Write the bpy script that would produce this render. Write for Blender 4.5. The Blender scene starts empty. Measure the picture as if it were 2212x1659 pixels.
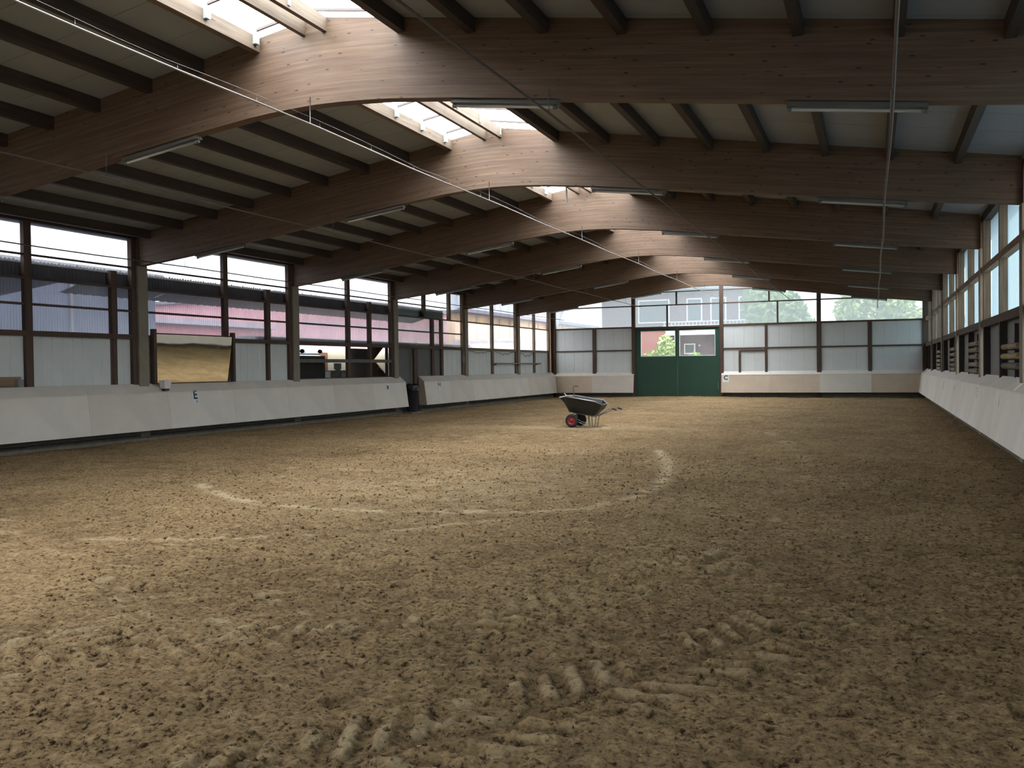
import bpy, math, random
import numpy as np
from mathutils import Matrix, Vector
random.seed(7); rng = np.random.default_rng(7)
S = bpy.context.scene
COL = S.collection

# ------------------------------------------------------------------ camera, sky, exposure
FPX, YAW, PIT, ROL, EYE = 1928.16, .385, .0179, -.0126, 1.6358
cam = bpy.data.cameras.new('camera'); cam_o = bpy.data.objects.new('camera', cam); COL.objects.link(cam_o)
cam.sensor_fit = 'HORIZONTAL'; cam.sensor_width = 36; cam.lens = FPX * 36 / 2212; cam.clip_start = .05; cam.clip_end = 500
fw = Vector((-math.sin(YAW)*math.cos(PIT), math.cos(YAW)*math.cos(PIT), -math.sin(PIT)))
rt = Vector((math.cos(YAW), math.sin(YAW), 0)); up = rt.cross(fw)
r2 = math.cos(ROL)*rt + math.sin(ROL)*up; u2 = -math.sin(ROL)*rt + math.cos(ROL)*up
m = Matrix.Identity(4)
for i in range(3):
    m[i][0], m[i][1], m[i][2] = r2[i], u2[i], -fw[i]
m.translation = (0, 0, EYE)
cam_o.matrix_world = m
S.camera = cam_o

world = bpy.data.worlds.new('overcast_sky'); S.world = world; world.use_nodes = True
wn = world.node_tree.nodes; wl = world.node_tree.links
bg = wn['Background']; bg.inputs['Strength'].default_value = 22.0
tc = wn.new('ShaderNodeTexCoord'); sx = wn.new('ShaderNodeSeparateXYZ'); wl.new(tc.outputs['Generated'], sx.inputs[0])
cr = wn.new('ShaderNodeValToRGB')
cr.color_ramp.elements[0].position = 0.0; cr.color_ramp.elements[0].color = (.31, .335, .36, 1)
cr.color_ramp.elements[1].position = 1.0; cr.color_ramp.elements[1].color = (1.0, .99, .97, 1)
wl.new(sx.outputs['Z'], cr.inputs[0]); wl.new(cr.outputs[0], bg.inputs['Color'])
vs = S.view_settings
vs.view_transform = 'Standard'; vs.look = 'None'; vs.gamma = 1; vs.use_curve_mapping = False; vs.exposure = 0.0
cy = S.cycles
cy.max_bounces = 9; cy.diffuse_bounces = 6; cy.glossy_bounces = 3; cy.transmission_bounces = 4; cy.transparent_max_bounces = 14
cy.caustics_reflective = False; cy.caustics_refractive = False; cy.sample_clamp_indirect = 6
cy.use_denoising = True

# ------------------------------------------------------------------ key dimensions
XL, XR, XM = -17.30, 2.455, -7.44
YE, YS = 49.04, -7.4
B = 6.5
BY = [17.5665 + B*k for k in range(-3, 5)]          # main beams, near to far
FZ = -.10                                           # sand level
SL = .161
def ztop(x): return 6.73 - SL*abs(x - XM)
_d = [0, .4, .8, 1.2, 1.6, 2.14, 3.0, 4.14, 5.56, 8.05, 9.9]
_z = [5.475, 5.465, 5.445, 5.415, 5.37, 5.31, 5.195, 5.045, 4.86, 4.535, 4.33]
def zbot(x): return float(np.interp(abs(x - XM), _d, _z))

# ------------------------------------------------------------------ materials
MATS = {}
def new_mat(name):
    mt = bpy.data.materials.new(name); mt.use_nodes = True; MATS[name] = mt
    nt = mt.node_tree
    return mt, nt, nt.nodes['Principled BSDF'], nt.nodes['Material Output']
def N(nt, t, **kw):
    n = nt.nodes.new(t)
    for k, v in kw.items():
        if k in n.inputs: n.inputs[k].default_value = v
        else: setattr(n, k, v)
    return n
def ramp(nt, fac, stops):
    r = nt.nodes.new('ShaderNodeValToRGB'); e = r.color_ramp.elements
    while len(e) < len(stops): e.new(.5)
    for el, (p, c) in zip(e, stops):
        el.position = p; el.color = (*c, 1)
    nt.links.new(fac, r.inputs[0]); return r.outputs[0]
def mul(nt, a, b, op='MULTIPLY'):
    n = nt.nodes.new('ShaderNodeMath'); n.operation = op
    for i, v in enumerate((a, b)):
        if isinstance(v, (int, float)): n.inputs[i].default_value = v
        else: nt.links.new(v, n.inputs[i])
    return n.outputs[0]
def mixc(nt, fac, a, b, typ='MIX'):
    n = nt.nodes.new('ShaderNodeMix'); n.data_type = 'RGBA'; n.blend_type = typ
    for i, v in ((0, fac), (6, a), (7, b)):
        if isinstance(v, (int, float)): n.inputs[i].default_value = v
        elif isinstance(v, tuple): n.inputs[i].default_value = (*v, 1)
        else: nt.links.new(v, n.inputs[i])
    return n.outputs[2]
def coords(nt, scale=(1, 1, 1), kind='Object'):
    t = nt.nodes.new('ShaderNodeTexCoord'); mp = nt.nodes.new('ShaderNodeMapping')
    mp.inputs['Scale'].default_value = scale
    nt.links.new(t.outputs[kind], mp.inputs[0]); return mp.outputs[0]
def noise(nt, vec, scale, detail=4, rough=.6):
    n = N(nt, 'ShaderNodeTexNoise', Scale=scale, Detail=detail, Roughness=rough)
    nt.links.new(vec, n.inputs['Vector']); return n.outputs['Fac']
def bump(nt, h, strength, dist, bsdf):
    b = N(nt, 'ShaderNodeBump', Strength=strength, Distance=dist)
    nt.links.new(h, b.inputs['Height']); nt.links.new(b.outputs[0], bsdf.inputs['Normal'])
def plain(name, c, rough=.6, metal=0, var=.12, scale=3.0):
    mt, nt, p, o = new_mat(name)
    v = coords(nt); f = noise(nt, v, scale, 5)
    a = tuple(x*(1-var) for x in c); b = tuple(min(1, x*(1+var)) for x in c)
    nt.links.new(ramp(nt, f, [(.25, a), (.75, b)]), p.inputs['Base Color'])
    p.inputs['Roughness'].default_value = rough; p.inputs['Metallic'].default_value = metal
    return mt
def wood(name, c, axis='y', rough=.7, contrast=.35, knots=True):
    mt, nt, p, o = new_mat(name)
    sc = {'x': (.6, 14, 14), 'y': (14, .6, 14), 'z': (14, 14, .6)}[axis]
    v = coords(nt, sc); f = noise(nt, v, 1.2, 6, .65)
    a = tuple(x*(1-contrast) for x in c); b = tuple(min(1, x*(1+contrast)) for x in c)
    colr = ramp(nt, f, [(.3, a), (.7, b)])
    big = noise(nt, coords(nt), .9, 3)
    colr = mixc(nt, 1, colr, ramp(nt, big, [(.3, (.78, .76, .74)), (.7, (1.1, 1.08, 1.05))]), 'MULTIPLY')
    if knots:
        kv = {'x': (1.2, 6, 6), 'y': (6, 1.2, 6), 'z': (6, 6, 1.2)}[axis]
        w = N(nt, 'ShaderNodeTexVoronoi', Scale=.9); nt.links.new(coords(nt, kv), w.inputs['Vector'])
        colr = mixc(nt, 1, colr, ramp(nt, w.outputs['Distance'], [(.05, (.45, .4, .36)), (.12, (1, 1, 1))]), 'MULTIPLY')
    nt.links.new(colr, p.inputs['Base Color']); p.inputs['Roughness'].default_value = rough
    bump(nt, f, .25, .01, p)
    return mt
def pane_mat(name, tint, clear, white=(.9, .93, .95), back=.35):
    # polycarbonate / glass sheet: partly see-through, partly scattering light on to the other side
    mt, nt, p, o = new_mat(name); nt.nodes.remove(p)
    tr = N(nt, 'ShaderNodeBsdfTransparent', Color=(*tint, 1))
    tl = N(nt, 'ShaderNodeBsdfTranslucent', Color=(*white, 1))
    df = N(nt, 'ShaderNodeBsdfDiffuse', Color=(*[x*.5 for x in white], 1))
    gl = N(nt, 'ShaderNodeBsdfGlossy', Color=(1, 1, 1, 1), Roughness=.12)
    m1 = nt.nodes.new('ShaderNodeMixShader'); m1.inputs[0].default_value = back
    nt.links.new(tl.outputs[0], m1.inputs[1]); nt.links.new(df.outputs[0], m1.inputs[2])
    m2 = nt.nodes.new('ShaderNodeMixShader')
    f = noise(nt, coords(nt, (1, 1, .35)), 1.6, 4)
    mr = N(nt, 'ShaderNodeMapRange'); mr.inputs['To Min'].default_value = max(0, clear-.08); mr.inputs['To Max'].default_value = min(1, clear+.08)
    nt.links.new(f, mr.inputs['Value']); nt.links.new(mr.outputs[0], m2.inputs[0])
    nt.links.new(m1.outputs[0], m2.inputs[1]); nt.links.new(tr.outputs[0], m2.inputs[2])
    m3 = nt.nodes.new('ShaderNodeMixShader'); m3.inputs[0].default_value = .04
    nt.links.new(m2.outputs[0], m3.inputs[1]); nt.links.new(gl.outputs[0], m3.inputs[2])
    nt.links.new(m3.outputs[0], o.inputs['Surface'])
    return mt

# glued laminated timber: laminations follow the arch (attribute lam = height above the underside)
mt, nt, p, o = new_mat('glulam')
at = N(nt, 'ShaderNodeAttribute', attribute_name='lam'); lam = at.outputs['Fac']
t = nt.nodes.new('ShaderNodeTexCoord'); sp = nt.nodes.new('ShaderNodeSeparateXYZ'); nt.links.new(t.outputs['Object'], sp.inputs[0])
def lamvec(kx, kl):
    c = nt.nodes.new('ShaderNodeCombineXYZ')
    nt.links.new(mul(nt, sp.outputs['X'], kx), c.inputs[0]); nt.links.new(mul(nt, lam, kl), c.inputs[1]); nt.links.new(sp.outputs['Y'], c.inputs[2])
    oi = nt.nodes.new('ShaderNodeObjectInfo'); add = nt.nodes.new('ShaderNodeVectorMath'); add.operation = 'ADD'
    r = mul(nt, oi.outputs['Random'], 37.0); cc = nt.nodes.new('ShaderNodeCombineXYZ'); nt.links.new(r, cc.inputs[0])
    nt.links.new(c.outputs[0], add.inputs[0]); nt.links.new(cc.outputs[0], add.inputs[1]); return add.outputs[0]
g1 = noise(nt, lamvec(.9, 22), 1.0, 6, .7)
colr = ramp(nt, g1, [(.28, (.098, .061, .037)), (.52, (.146, .095, .060)), (.75, (.198, .136, .09))])
fr = mul(nt, mul(nt, lam, 1/.042), 1.0, 'FRACT'); ln = mul(nt, fr, .10, 'LESS_THAN')
wn_ = N(nt, 'ShaderNodeTexWhiteNoise'); wn_.noise_dimensions = '1D'; nt.links.new(mul(nt, mul(nt, lam, 1/.042), 1, 'FLOOR'), wn_.inputs['W'])
colr = mixc(nt, 1, colr, ramp(nt, wn_.outputs['Value'], [(0, (.84, .83, .82)), (1, (1.08, 1.07, 1.06))]), 'MULTIPLY')
colr = mixc(nt, mul(nt, ln, .25), colr, (.05, .03, .02))
vo = N(nt, 'ShaderNodeTexVoronoi', Scale=1.0); nt.links.new(lamvec(3.6, 11), vo.inputs['Vector'])
colr = mixc(nt, 1, colr, ramp(nt, vo.outputs['Distance'], [(.07, (.25, .2, .16)), (.16, (1, 1, 1))]), 'MULTIPLY')
st = noise(nt, lamvec(.35, 1.3), 1.0, 4)
colr = mixc(nt, 1, colr, ramp(nt, st, [(.35, (.86, .80, .76)), (.6, (1.05, 1.05, 1.05))]), 'MULTIPLY')
nt.links.new(colr, p.inputs['Base Color']); p.inputs['Roughness'].default_value = .62
bump(nt, g1, .2, .01, p)

# sand: attribute dry = pale dry patches, attribute h = height above the mean
mt, nt, p, o = new_mat('sand')
v = coords(nt)
n1 = noise(nt, v, 26, 6, .72); n2 = noise(nt, v, 5.5, 5, .65); n3 = noise(nt, v, .35, 3, .5)
colr = ramp(nt, n1, [(.36, (.074, .047, .022)), (.45, (.305, .207, .107)), (.57, (.425, .304, .162)), (.75, (.54, .40, .235))])
colr = mixc(nt, 1, colr, ramp(nt, n2, [(.28, (.70, .68, .64)), (.6, (1.06, 1.05, 1.04))]), 'MULTIPLY')
colr = mixc(nt, 1, colr, ramp(nt, n3, [(.3, (.86, .84, .82)), (.65, (1.06, 1.06, 1.05))]), 'MULTIPLY')
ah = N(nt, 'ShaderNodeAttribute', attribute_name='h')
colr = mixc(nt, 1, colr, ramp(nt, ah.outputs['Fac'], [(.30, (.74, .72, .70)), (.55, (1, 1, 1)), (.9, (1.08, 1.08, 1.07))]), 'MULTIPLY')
ad = N(nt, 'ShaderNodeAttribute', attribute_name='dry')
colr = mixc(nt, ad.outputs['Fac'], colr, (.64, .51, .315))
crumb = N(nt, 'ShaderNodeTexVoronoi', Scale=16.0); nt.links.new(v, crumb.inputs['Vector'])
colr = mixc(nt, 1, colr, ramp(nt, crumb.outputs['Distance'], [(.07, (.38, .34, .3)), (.17, (1, 1, 1))]), 'MULTIPLY')
nt.links.new(colr, p.inputs['Base Color']); p.inputs['Roughness'].default_value = .95; p.inputs['Specular IOR Level'].default_value = .15
n4 = noise(nt, v, 70, 4, .7); bump(nt, mul(nt, n1, mul(nt, n4, .45), 'ADD'), 1.0, .045, p)

wood('purlin_wood', (0.0465, 0.0347, 0.0291), 'y', knots=False); wood('purlin_lit', (0.1612, 0.124, 0.0868), 'y')  # purlins by skylight and ridge: the light is put into a paler wood colour
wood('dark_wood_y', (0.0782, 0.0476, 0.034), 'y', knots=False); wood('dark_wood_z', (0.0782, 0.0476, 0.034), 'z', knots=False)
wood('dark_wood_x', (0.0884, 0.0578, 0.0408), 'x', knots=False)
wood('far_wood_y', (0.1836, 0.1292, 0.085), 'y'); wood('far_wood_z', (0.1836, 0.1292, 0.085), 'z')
wood('pine_z', (0.27, 0.18, 0.115), 'z'); wood('pine_y', (0.25, 0.17, 0.11), 'y')
wood('unlit_post_rack_z', (0.0306, 0.0245, 0.0204), 'z', knots=False)
plain('column_grey', (0.2295, 0.2066, 0.1607), .7, 0, .15)
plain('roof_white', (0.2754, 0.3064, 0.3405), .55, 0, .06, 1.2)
plain('wall_metal', (0.6209, 0.6708, 0.6764), .5, 0, .05, 1.5)
plain('grey_panel', (0.19, 0.195, 0.2), .55, 0, .06)
plain('dark_panel', (0.102, 0.102, 0.102), .6, 0, .12)
plain('kick_paint', (0.6646, 0.6325, 0.5682), .6, 0, .09, 1.1)
plain('kick_paint_b', (0.6325, 0.5842, 0.5199), .6, 0, .09, 1.1)
plain('kick_paint_c', (0.6861, 0.6486, 0.5842), .6, 0, .09, 1.1)
plain('kick_beige', (0.5734, 0.4762, 0.3686), .65, 0, .10, 1.4)
plain('kick_white', (0.9005, 0.8618, 0.804), .6, 0, .07, 1.0)
plain('kick_white_b', (0.8618, 0.8168, 0.759), .6, 0, .07, 1.0)
plain('concrete', (.13, .118, .092), .9, 0, .3, 4)
plain('plinth_rail', (0.1292, 0.1224, 0.1054), .8, 0, .2, 3)
plain('black', (.02, .02, .02), .5); plain('rubber', (0.0204, 0.0204, 0.0224), .75, 0, .2, 12)
plain('tub_plastic', (0.0095, 0.0109, 0.0115), .42, 0, .2, 5)
plain('galv', (0.2856, 0.2924, 0.2924), .38, .8, .12, 8); plain('steel_white', (0.4216, 0.4216, 0.408), .4, .2)
plain('wheel_red', (0.2856, 0.0204, 0.0272), .45); plain('lamp_grey', (0.1496, 0.153, 0.1462), .6, 0)
plain('lamp_tube', (0.4896, 0.4896, 0.4624), .5, 0, .03); plain('sign_white', (0.6746, 0.7072, 0.7181), .5, 0, .04)
plain('letter_black', (0.0082, 0.0109, 0.0122), .5, 0, .05); plain('pipe_white', (0.2951, 0.2856, 0.2666), .45, 0, .08)
plain('pipe_dark', (0.0884, 0.068, 0.0578), .5, 0, .15); plain('wire', (0.204, 0.1972, 0.1836), .5, .5)
plain('door_green', (0.0165, 0.0615, 0.039), .5, 0, .12, 1.3); plain('bracket', (0.34, 0.408, 0.4216), .4, .3)
plain('scuff', (0.045, 0.042, 0.04), .7, 0, .3, 9)
plain('pole_wood', (0.3366, 0.2958, 0.2397), .7, 0, .25, 5); plain('pole_brown', (0.3468, 0.255, 0.1734), .7, 0, .3, 4); plain('pole_yellow', (0.408, 0.3366, 0.1734), .7, 0, .3, 4); plain('pole_green', (0.1734, 0.1734, 0.1275), .7, 0, .3, 4)
plain('asphalt', (.16, .16, .155), .9, 0, .2, 2); plain('brick_red', (0.1815, 0.06, 0.052), .8, 0, .15, 3)
plain('maroon', (.115, .065, .085), .8, 0, .15, 2); plain('white_trim', (.75, .77, .8), .5, 0, .03)
plain('barn_red', (.36, .11, .12), .8, 0, .15, 1); plain('barn_pink', (0.5, 0.28, 0.3), .8, 0, .15, 1); plain('barn_blue', (.10, .12, .16), .8, 0, .15, 1)
plain('barn_orange', (0.78, 0.52, 0.26), .8, 0, .10, 1); plain('roof_slate', (.16, .17, .19), .8, 0, .12, 1); plain('shed_grey', (0.34, 0.32, 0.37), .8, 0, .12, 1)
plain('render_white', (.70, .70, .68), .8, 0, .05); plain('roof_red', (.34, .12, .11), .8, 0, .15)
plain('lobby_blue', (0.25, 0.29, 0.33), .7, 0, .05); plain('lobby_cream', (0.3, 0.27, 0.21), .7, 0, .05); plain('lobby_grey', (0.204, 0.1938, 0.1734), .7, 0, .08)
plain('lobby_brown', (0.1156, 0.0476, 0.0238), .6, 0, .15); plain('window_dark', (.06, .08, .10), .15, 0, .1)
plain('leaf_green', (.16, .29, .07), .6, 0, .4, 3); plain('leaf_light', (.30, .42, .12), .6, 0, .4, 3); plain('bark', (.11, .085, .06), .9, 0, .3, 6)
plain('corr_dark', (0.0823, 0.0823, 0.0972), .7, 0, .25, 2)
plain('grass', (.10, .16, .05), .9, 0, .3, 2)
mt, nt, p, o = new_mat('mirror_glass'); p.inputs['Metallic'].default_value = 1; p.inputs['Roughness'].default_value = .03
nz = noise(nt, coords(nt), .8, 2); nt.links.new(ramp(nt, nz, [(.3, (.82, .82, .74)), (.7, (.88, .88, .80))]), p.inputs['Base Color'])
bump(nt, nz, .05, .05, p)
pane_mat('skylight_sheet', (.97, .98, 1), .75)
pane_mat('clear_sheet', (.60, .61, .63), .80, (.3, .3, .31))
pane_mat('haze_sheet', (.95, .95, .96), .58, (.52, .52, .54))
pane_mat('corr_sheet', (.60, .60, .65), .28, (.27, .266, .30))
pane_mat('far_sheet', (.62, .64, .655), .52, (.27, .30, .31))
pane_mat('blue_sheet', (.235, .315, .355), .22, (.135, .188, .212))
pane_mat('window_glass', (.66, .68, .67), .92, (.4, .4, .4))
M = MATS

# ------------------------------------------------------------------ mesh helpers
def wloc(p): 
    v = Vector((0, 0, 0))
    while p is not None: v += p.location; p = p.parent
    return v
def link(name, data, parent=None, loc=(0, 0, 0), local=False):
    o = bpy.data.objects.new(name, data); COL.objects.link(o)
    if parent is not None:
        o.parent = parent
        o.location = Vector(loc) if local else Vector(loc) - wloc(parent)
    else: o.location = loc
    return o
def mk(verts, faces, mat, smooth=False):
    me = bpy.data.meshes.new('m'); me.from_pydata([tuple(map(float, v)) for v in verts], [], faces)
    if mat: me.materials.append(M[mat])
    if smooth: me.polygons.foreach_set('use_smooth', [True]*len(me.polygons))
    me.update(); return me
def empty(name, loc, label=None, cat=None, group=None, kind=None):
    o = bpy.data.objects.new(name, None); o.empty_display_size = .2; COL.objects.link(o); o.location = loc
    tag(o, label, cat, group, kind); return o
def tag(o, label=None, cat=None, group=None, kind=None):
    for k, v in (('label', label), ('category', cat), ('group', group), ('kind', kind)):
        if v: o[k] = v
    return o
_bc = {}
def boxmesh(dx, dy, dz, mat):
    k = (round(dx, 4), round(dy, 4), round(dz, 4), mat)
    if k not in _bc:
        a, b, c = dx/2, dy/2, dz/2
        V = [(-a,-b,-c),(a,-b,-c),(a,b,-c),(-a,b,-c),(-a,-b,c),(a,-b,c),(a,b,c),(-a,b,c)]
        _bc[k] = mk(V, [(0,3,2,1),(4,5,6,7),(0,1,5,4),(1,2,6,5),(2,3,7,6),(3,0,4,7)], mat)
    return _bc[k]
def box(name, x0, x1, y0, y1, z0, z1, mat, parent=None, local=False):
    return link(name, boxmesh(abs(x1-x0), abs(y1-y0), abs(z1-z0), mat), parent, ((x0+x1)/2, (y0+y1)/2, (z0+z1)/2), local)
def prism_y(name, prof, y0, y1, mat, parent=None):
    """closed xz profile (counter-clockwise seen from -Y) extruded along Y"""
    n = len(prof); cx = sum(q[0] for q in prof)/n; cz = sum(q[1] for q in prof)/n; h = (y1-y0)/2
    V = [(x-cx, -h, z-cz) for x, z in prof] + [(x-cx, h, z-cz) for x, z in prof]
    F = [tuple(range(n)), tuple(reversed(range(n, 2*n)))] + [(i, i+n, (i+1) % n + n, (i+1) % n) for i in range(n)]
    return link(name, mk(V, F, mat), parent, (cx, (y0+y1)/2, cz))
def prism_x(name, prof, x0, x1, mat, parent=None):
    n = len(prof); cy_ = sum(q[0] for q in prof)/n; cz = sum(q[1] for q in prof)/n; h = (x1-x0)/2
    V = [(-h, y-cy_, z-cz) for y, z in prof] + [(h, y-cy_, z-cz) for y, z in prof]
    F = [tuple(reversed(range(n))), tuple(range(n, 2*n))] + [(i, (i+1) % n, (i+1) % n + n, i+n) for i in range(n)]
    return link(name, mk(V, F, mat), parent, ((x0+x1)/2, cy_, cz))
def tube_mesh(path, r, mat, seg=8, cap=True):
    P = [Vector(q) for q in path]; V = []; F = []
    rr = r if isinstance(r, (list, tuple)) else [r]*len(P)
    for i, q in enumerate(P):
        d = (P[min(i+1, len(P)-1)] - P[max(i-1, 0)]).normalized()
        a = d.cross(Vector((0, 0, 1)))
        if a.length < 1e-3: a = d.cross(Vector((1, 0, 0)))
        a.normalize(); b = d.cross(a)
        for j in range(seg):
            t = 2*math.pi*j/seg; V.append(q + rr[i]*(math.cos(t)*a + math.sin(t)*b))
    for i in range(len(P)-1):
        for j in range(seg):
            F.append((i*seg+j, i*seg+(j+1) % seg, (i+1)*seg+(j+1) % seg, (i+1)*seg+j))
    if cap: F += [tuple(range(seg)), tuple(reversed(range((len(P)-1)*seg, len(P)*seg)))]
    return mk(V, F, mat, True)
def tube(name, path, r, mat, parent=None, seg=8):
    c = Vector(path[0]); return link(name, tube_mesh([Vector(q)-c for q in path], r, mat, seg), parent, c)
def ltube(name, path, r, mat, parent, seg=8):     # path in the parent's own frame
    c = Vector(path[0]); return link(name, tube_mesh([Vector(q)-c for q in path], r, mat, seg), parent, c, True)
_pc = {}
def wave_mesh(w, h, mat, per=.076, amp=.016, seg=6, jag=0, axis='y'):
    k = (round(w, 3), round(h, 3), mat, per, amp, jag, axis)
    if k in _pc: return _pc[k]
    n = max(2, int(round(w/per*seg))); V = []; F = []
    for i in range(n+1):
        s = -w/2 + w*i/n; a = amp*math.sin(2*math.pi*s/per)
        top = h/2 + (jag*math.sin(2*math.pi*s/per + 1.2) + jag*.8*math.sin(s*37.3)*(math.sin(s*11.7) > .55) if jag else 0)
        q = [(a, s, -h/2), (a, s, top)] if axis == 'y' else [(s, a, -h/2), (s, a, top)]
        V += q
    for i in range(n): F.append((2*i, 2*i+2, 2*i+3, 2*i+1))
    _pc[k] = mk(V, F, mat, True); return _pc[k]
def ribbed_panel(w, h, mat, groove=.3, axis='y', sgn=1, thick=.03):
    """flat sheet with shallow vertical grooves, facing +sgn across its plane"""
    k = ('rib', round(w, 3), round(h, 3), mat, groove, axis, sgn)
    if k in _pc: return _pc[k]
    pts = []
    n = max(1, int(round(w/groove)))
    for i in range(n):
        a, b = -w/2 + w*i/n, -w/2 + w*(i+1)/n
        pts += [(a, -.010), (a+.012, 0), (b-.012, 0), (b, -.010)]
    prof = [(s, d*1.0) for s, d in pts]
    prof2 = prof + [(w/2, -thick), (-w/2, -thick)]
    V = []; m_ = len(prof2)
    for z in (-h/2, h/2):
        for s, d in prof2: V.append((sgn*d, s, z) if axis == 'y' else (s, sgn*d, z))
    F = [(i, (i+1) % m_, (i+1) % m_ + m_, i+m_) for i in range(m_)] + [tuple(reversed(range(m_))), tuple(range(m_, 2*m_))]
    me = mk(V, F, mat)
    _pc[k] = me; return me
def panels(parent, a0, a1, z0, z1, pos, mat, axis='y', sgn=1, width=1.0, groove=.25):
    n = max(1, int(round((a1-a0)/width))); w = (a1-a0)/n
    for i in range(n):
        c = a0 + w*(i+.5)
        loc = (pos, c, (z0+z1)/2) if axis == 'y' else (c, pos, (z0+z1)/2)
        link('wall_panel', ribbed_panel(w, z1-z0, mat, groove, axis, sgn), parent, loc)

ORD = ['first', 'second', 'third', 'fourth', 'fifth', 'sixth', 'seventh', 'eighth']

# ------------------------------------------------------------------ sand floor
def vnoise(x, y, seed):
    xi = np.floor(x).astype(np.int64); yi = np.floor(y).astype(np.int64); fx = x-xi; fy = y-yi
    def h(a, b):
        n = (a*374761393 + b*668265263 + seed*982451653) & 0xffffffff
        n = ((n ^ (n >> 13))*1274126177) & 0xffffffff
        return ((n ^ (n >> 16)) & 0xffff)/65535.0
    u = fx*fx*(3-2*fx); w = fy*fy*(3-2*fy)
    return (h(xi, yi)*(1-u)+h(xi+1, yi)*u)*(1-w) + (h(xi, yi+1)*(1-u)+h(xi+1, yi+1)*u)*w - .5
def axis_pts(a, b, f):
    out = [a]
    while out[-1] < b: out.append(out[-1] + f(out[-1]))
    out[-1] = b; return np.array(out)
gx = axis_pts(XL-.1, XR+.1, lambda x: .021 if x > -5.5 else .021 + (-5.5-x)*.006)
gy = axis_pts(YS, YE+.05, lambda y: .35 if y < 2.2 else (.017 if y < 6.5 else .017 + (y-6.5)*.0062))
X, Y = np.meshgrid(gx, gy)
def polydist(pts, X, Y):
    """distance to a polyline, arc length along it and signed side offset"""
    best = np.full(X.shape, 1e9); sa = np.zeros(X.shape); tt = np.zeros(X.shape); acc = 0
    for (x0, y0), (x1, y1) in zip(pts[:-1], pts[1:]):
        dx, dy = x1-x0, y1-y0; L = math.hypot(dx, dy)
        u = np.clip(((X-x0)*dx+(Y-y0)*dy)/L**2, 0, 1)
        ex, ey = X-x0-u*dx, Y-y0-u*dy; d = np.hypot(ex, ey)
        side = np.sign(dx*ey-dy*ex); mm = d < best
        best[mm] = d[mm]; sa[mm] = (acc+u*L)[mm]; tt[mm] = (side*d)[mm]; acc += L
    return best, sa, tt
def smooth_poly(pts, it=3):
    for _ in range(it):
        q = [pts[0]]
        for a, b in zip(pts[:-1], pts[1:]):
            q += [(a[0]*.75+b[0]*.25, a[1]*.75+b[1]*.25), (a[0]*.25+b[0]*.75, a[1]*.25+b[1]*.75)]
        pts = q + [pts[-1]]
    return pts
hgt = (.022*vnoise(X/.9, Y/.9, 1) + .016*vnoise(X/.33, Y/.33, 2) + .020*vnoise(X/.13, Y/.13, 3)
       + .024*vnoise(X/.066, Y/.066, 4) + .016*vnoise(X/.036, Y/.036, 5))
clod = vnoise(X/.075+9, Y/.075, 11); hgt += .016*np.clip(clod-.22, 0, 1)*3
dry = np.zeros_like(X)
brk = vnoise(X/.25, Y/.16, 21); brk2 = vnoise(X/.9, Y/.7, 22)
def streak(pts, w, k, cut):
    d, s, t = polydist(smooth_poly(pts, 2), X, Y)
    q = np.exp(-(d/w)**2)*np.clip((brk + brk2*.8 + cut)*3, 0, 1)
    np.maximum(dry, q*k, out=dry)
streak([(-9.6, 10.9), (-8.06, 9.73), (-6.92, 9.45), (-5.61, 9.5), (-4.38, 9.85), (-3.48, 10.2), (-3.12, 10.94), (-2.93, 11.9), (-2.95, 13.56), (-3.5, 16.2), (-4.2, 18.4)], .12, .75, .42)
streak([(-10.5, 7.1), (-8.63, 6.9), (-7.84, 6.91), (-7.03, 7.05), (-6.52, 7.32), (-5.99, 7.59), (-5.16, 8.04), (-4.7, 8.5), (-3.9, 9.4)], .075, .6, .2)
streak([(-9, 13.5), (-7.5, 13.0), (-6, 13.2), (-4.5, 14.5)], .16, .4, -.02)
streak([(-2.2, 10.6), (-1.2, 12.5), (-.9, 15), (-1.4, 19), (-2.6, 24)], .14, .35, .05)
streak([(-9.8, 17.2), (-7.5, 16.8), (-5.5, 17.2)], .3, .4, .0)
pale = (np.clip((vnoise(X/.20, Y/.13, 31)-.34)*8, 0, 1))*np.clip(vnoise(X/1.8, Y/1.8, 32)*3+.35, 0, 1)
np.maximum(dry, pale*.5, out=dry)
np.maximum(dry, .45*np.exp(-((X+7.9)/2.6)**2 - ((Y-24.3)/.75)**2)*np.clip(brk*2+.9, 0, 1), out=dry)
np.maximum(dry, .30*np.exp(-((X+6.0)/2.4)**2 - ((Y-11.8)/2.6)**2)*np.clip(brk*2+.7, 0, 1), out=dry)
def tyre(pts, half, per, depth, fade):
    d, s, t = polydist(smooth_poly(pts, 3), X, Y)
    inside = np.clip((half-d)/.05, 0, 1); f = np.clip((fade(X, Y)), 0, 1)
    ph = ((s - np.abs(t)*.62 + (t > 0)*per*.5)/per) % 1.0
    bar = np.clip((.5-np.abs(ph-.5)-.22)/.08, 0, 1)*np.clip((np.abs(t)-.035)/.04, 0, 1)      # raised bars between lug prints
    wear = np.clip(vnoise(X/.3, Y/.3, 41)*2.6+.55, 0, 1)
    k = inside*f*wear
    global hgt, dry
    hgt = hgt*(1-.05*k) + k*depth*(bar*1.5-.75)
    dry = np.maximum(dry, k*bar*(.33+.17*(t > 0))*np.clip((brk+vnoise(X/.05, Y/.05, 51)*.7)*3+.35, 0, 1))
tyre([(-2.9, 2.6), (-2.3, 3.2), (-1.75, 3.95), (-1.4, 4.55), (-1.05, 5.15), (-.72, 5.75), (-.42, 6.4), (-.2, 7.3)], .40, .20, .022, lambda x, y: (7.0-y)/.8)
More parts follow.
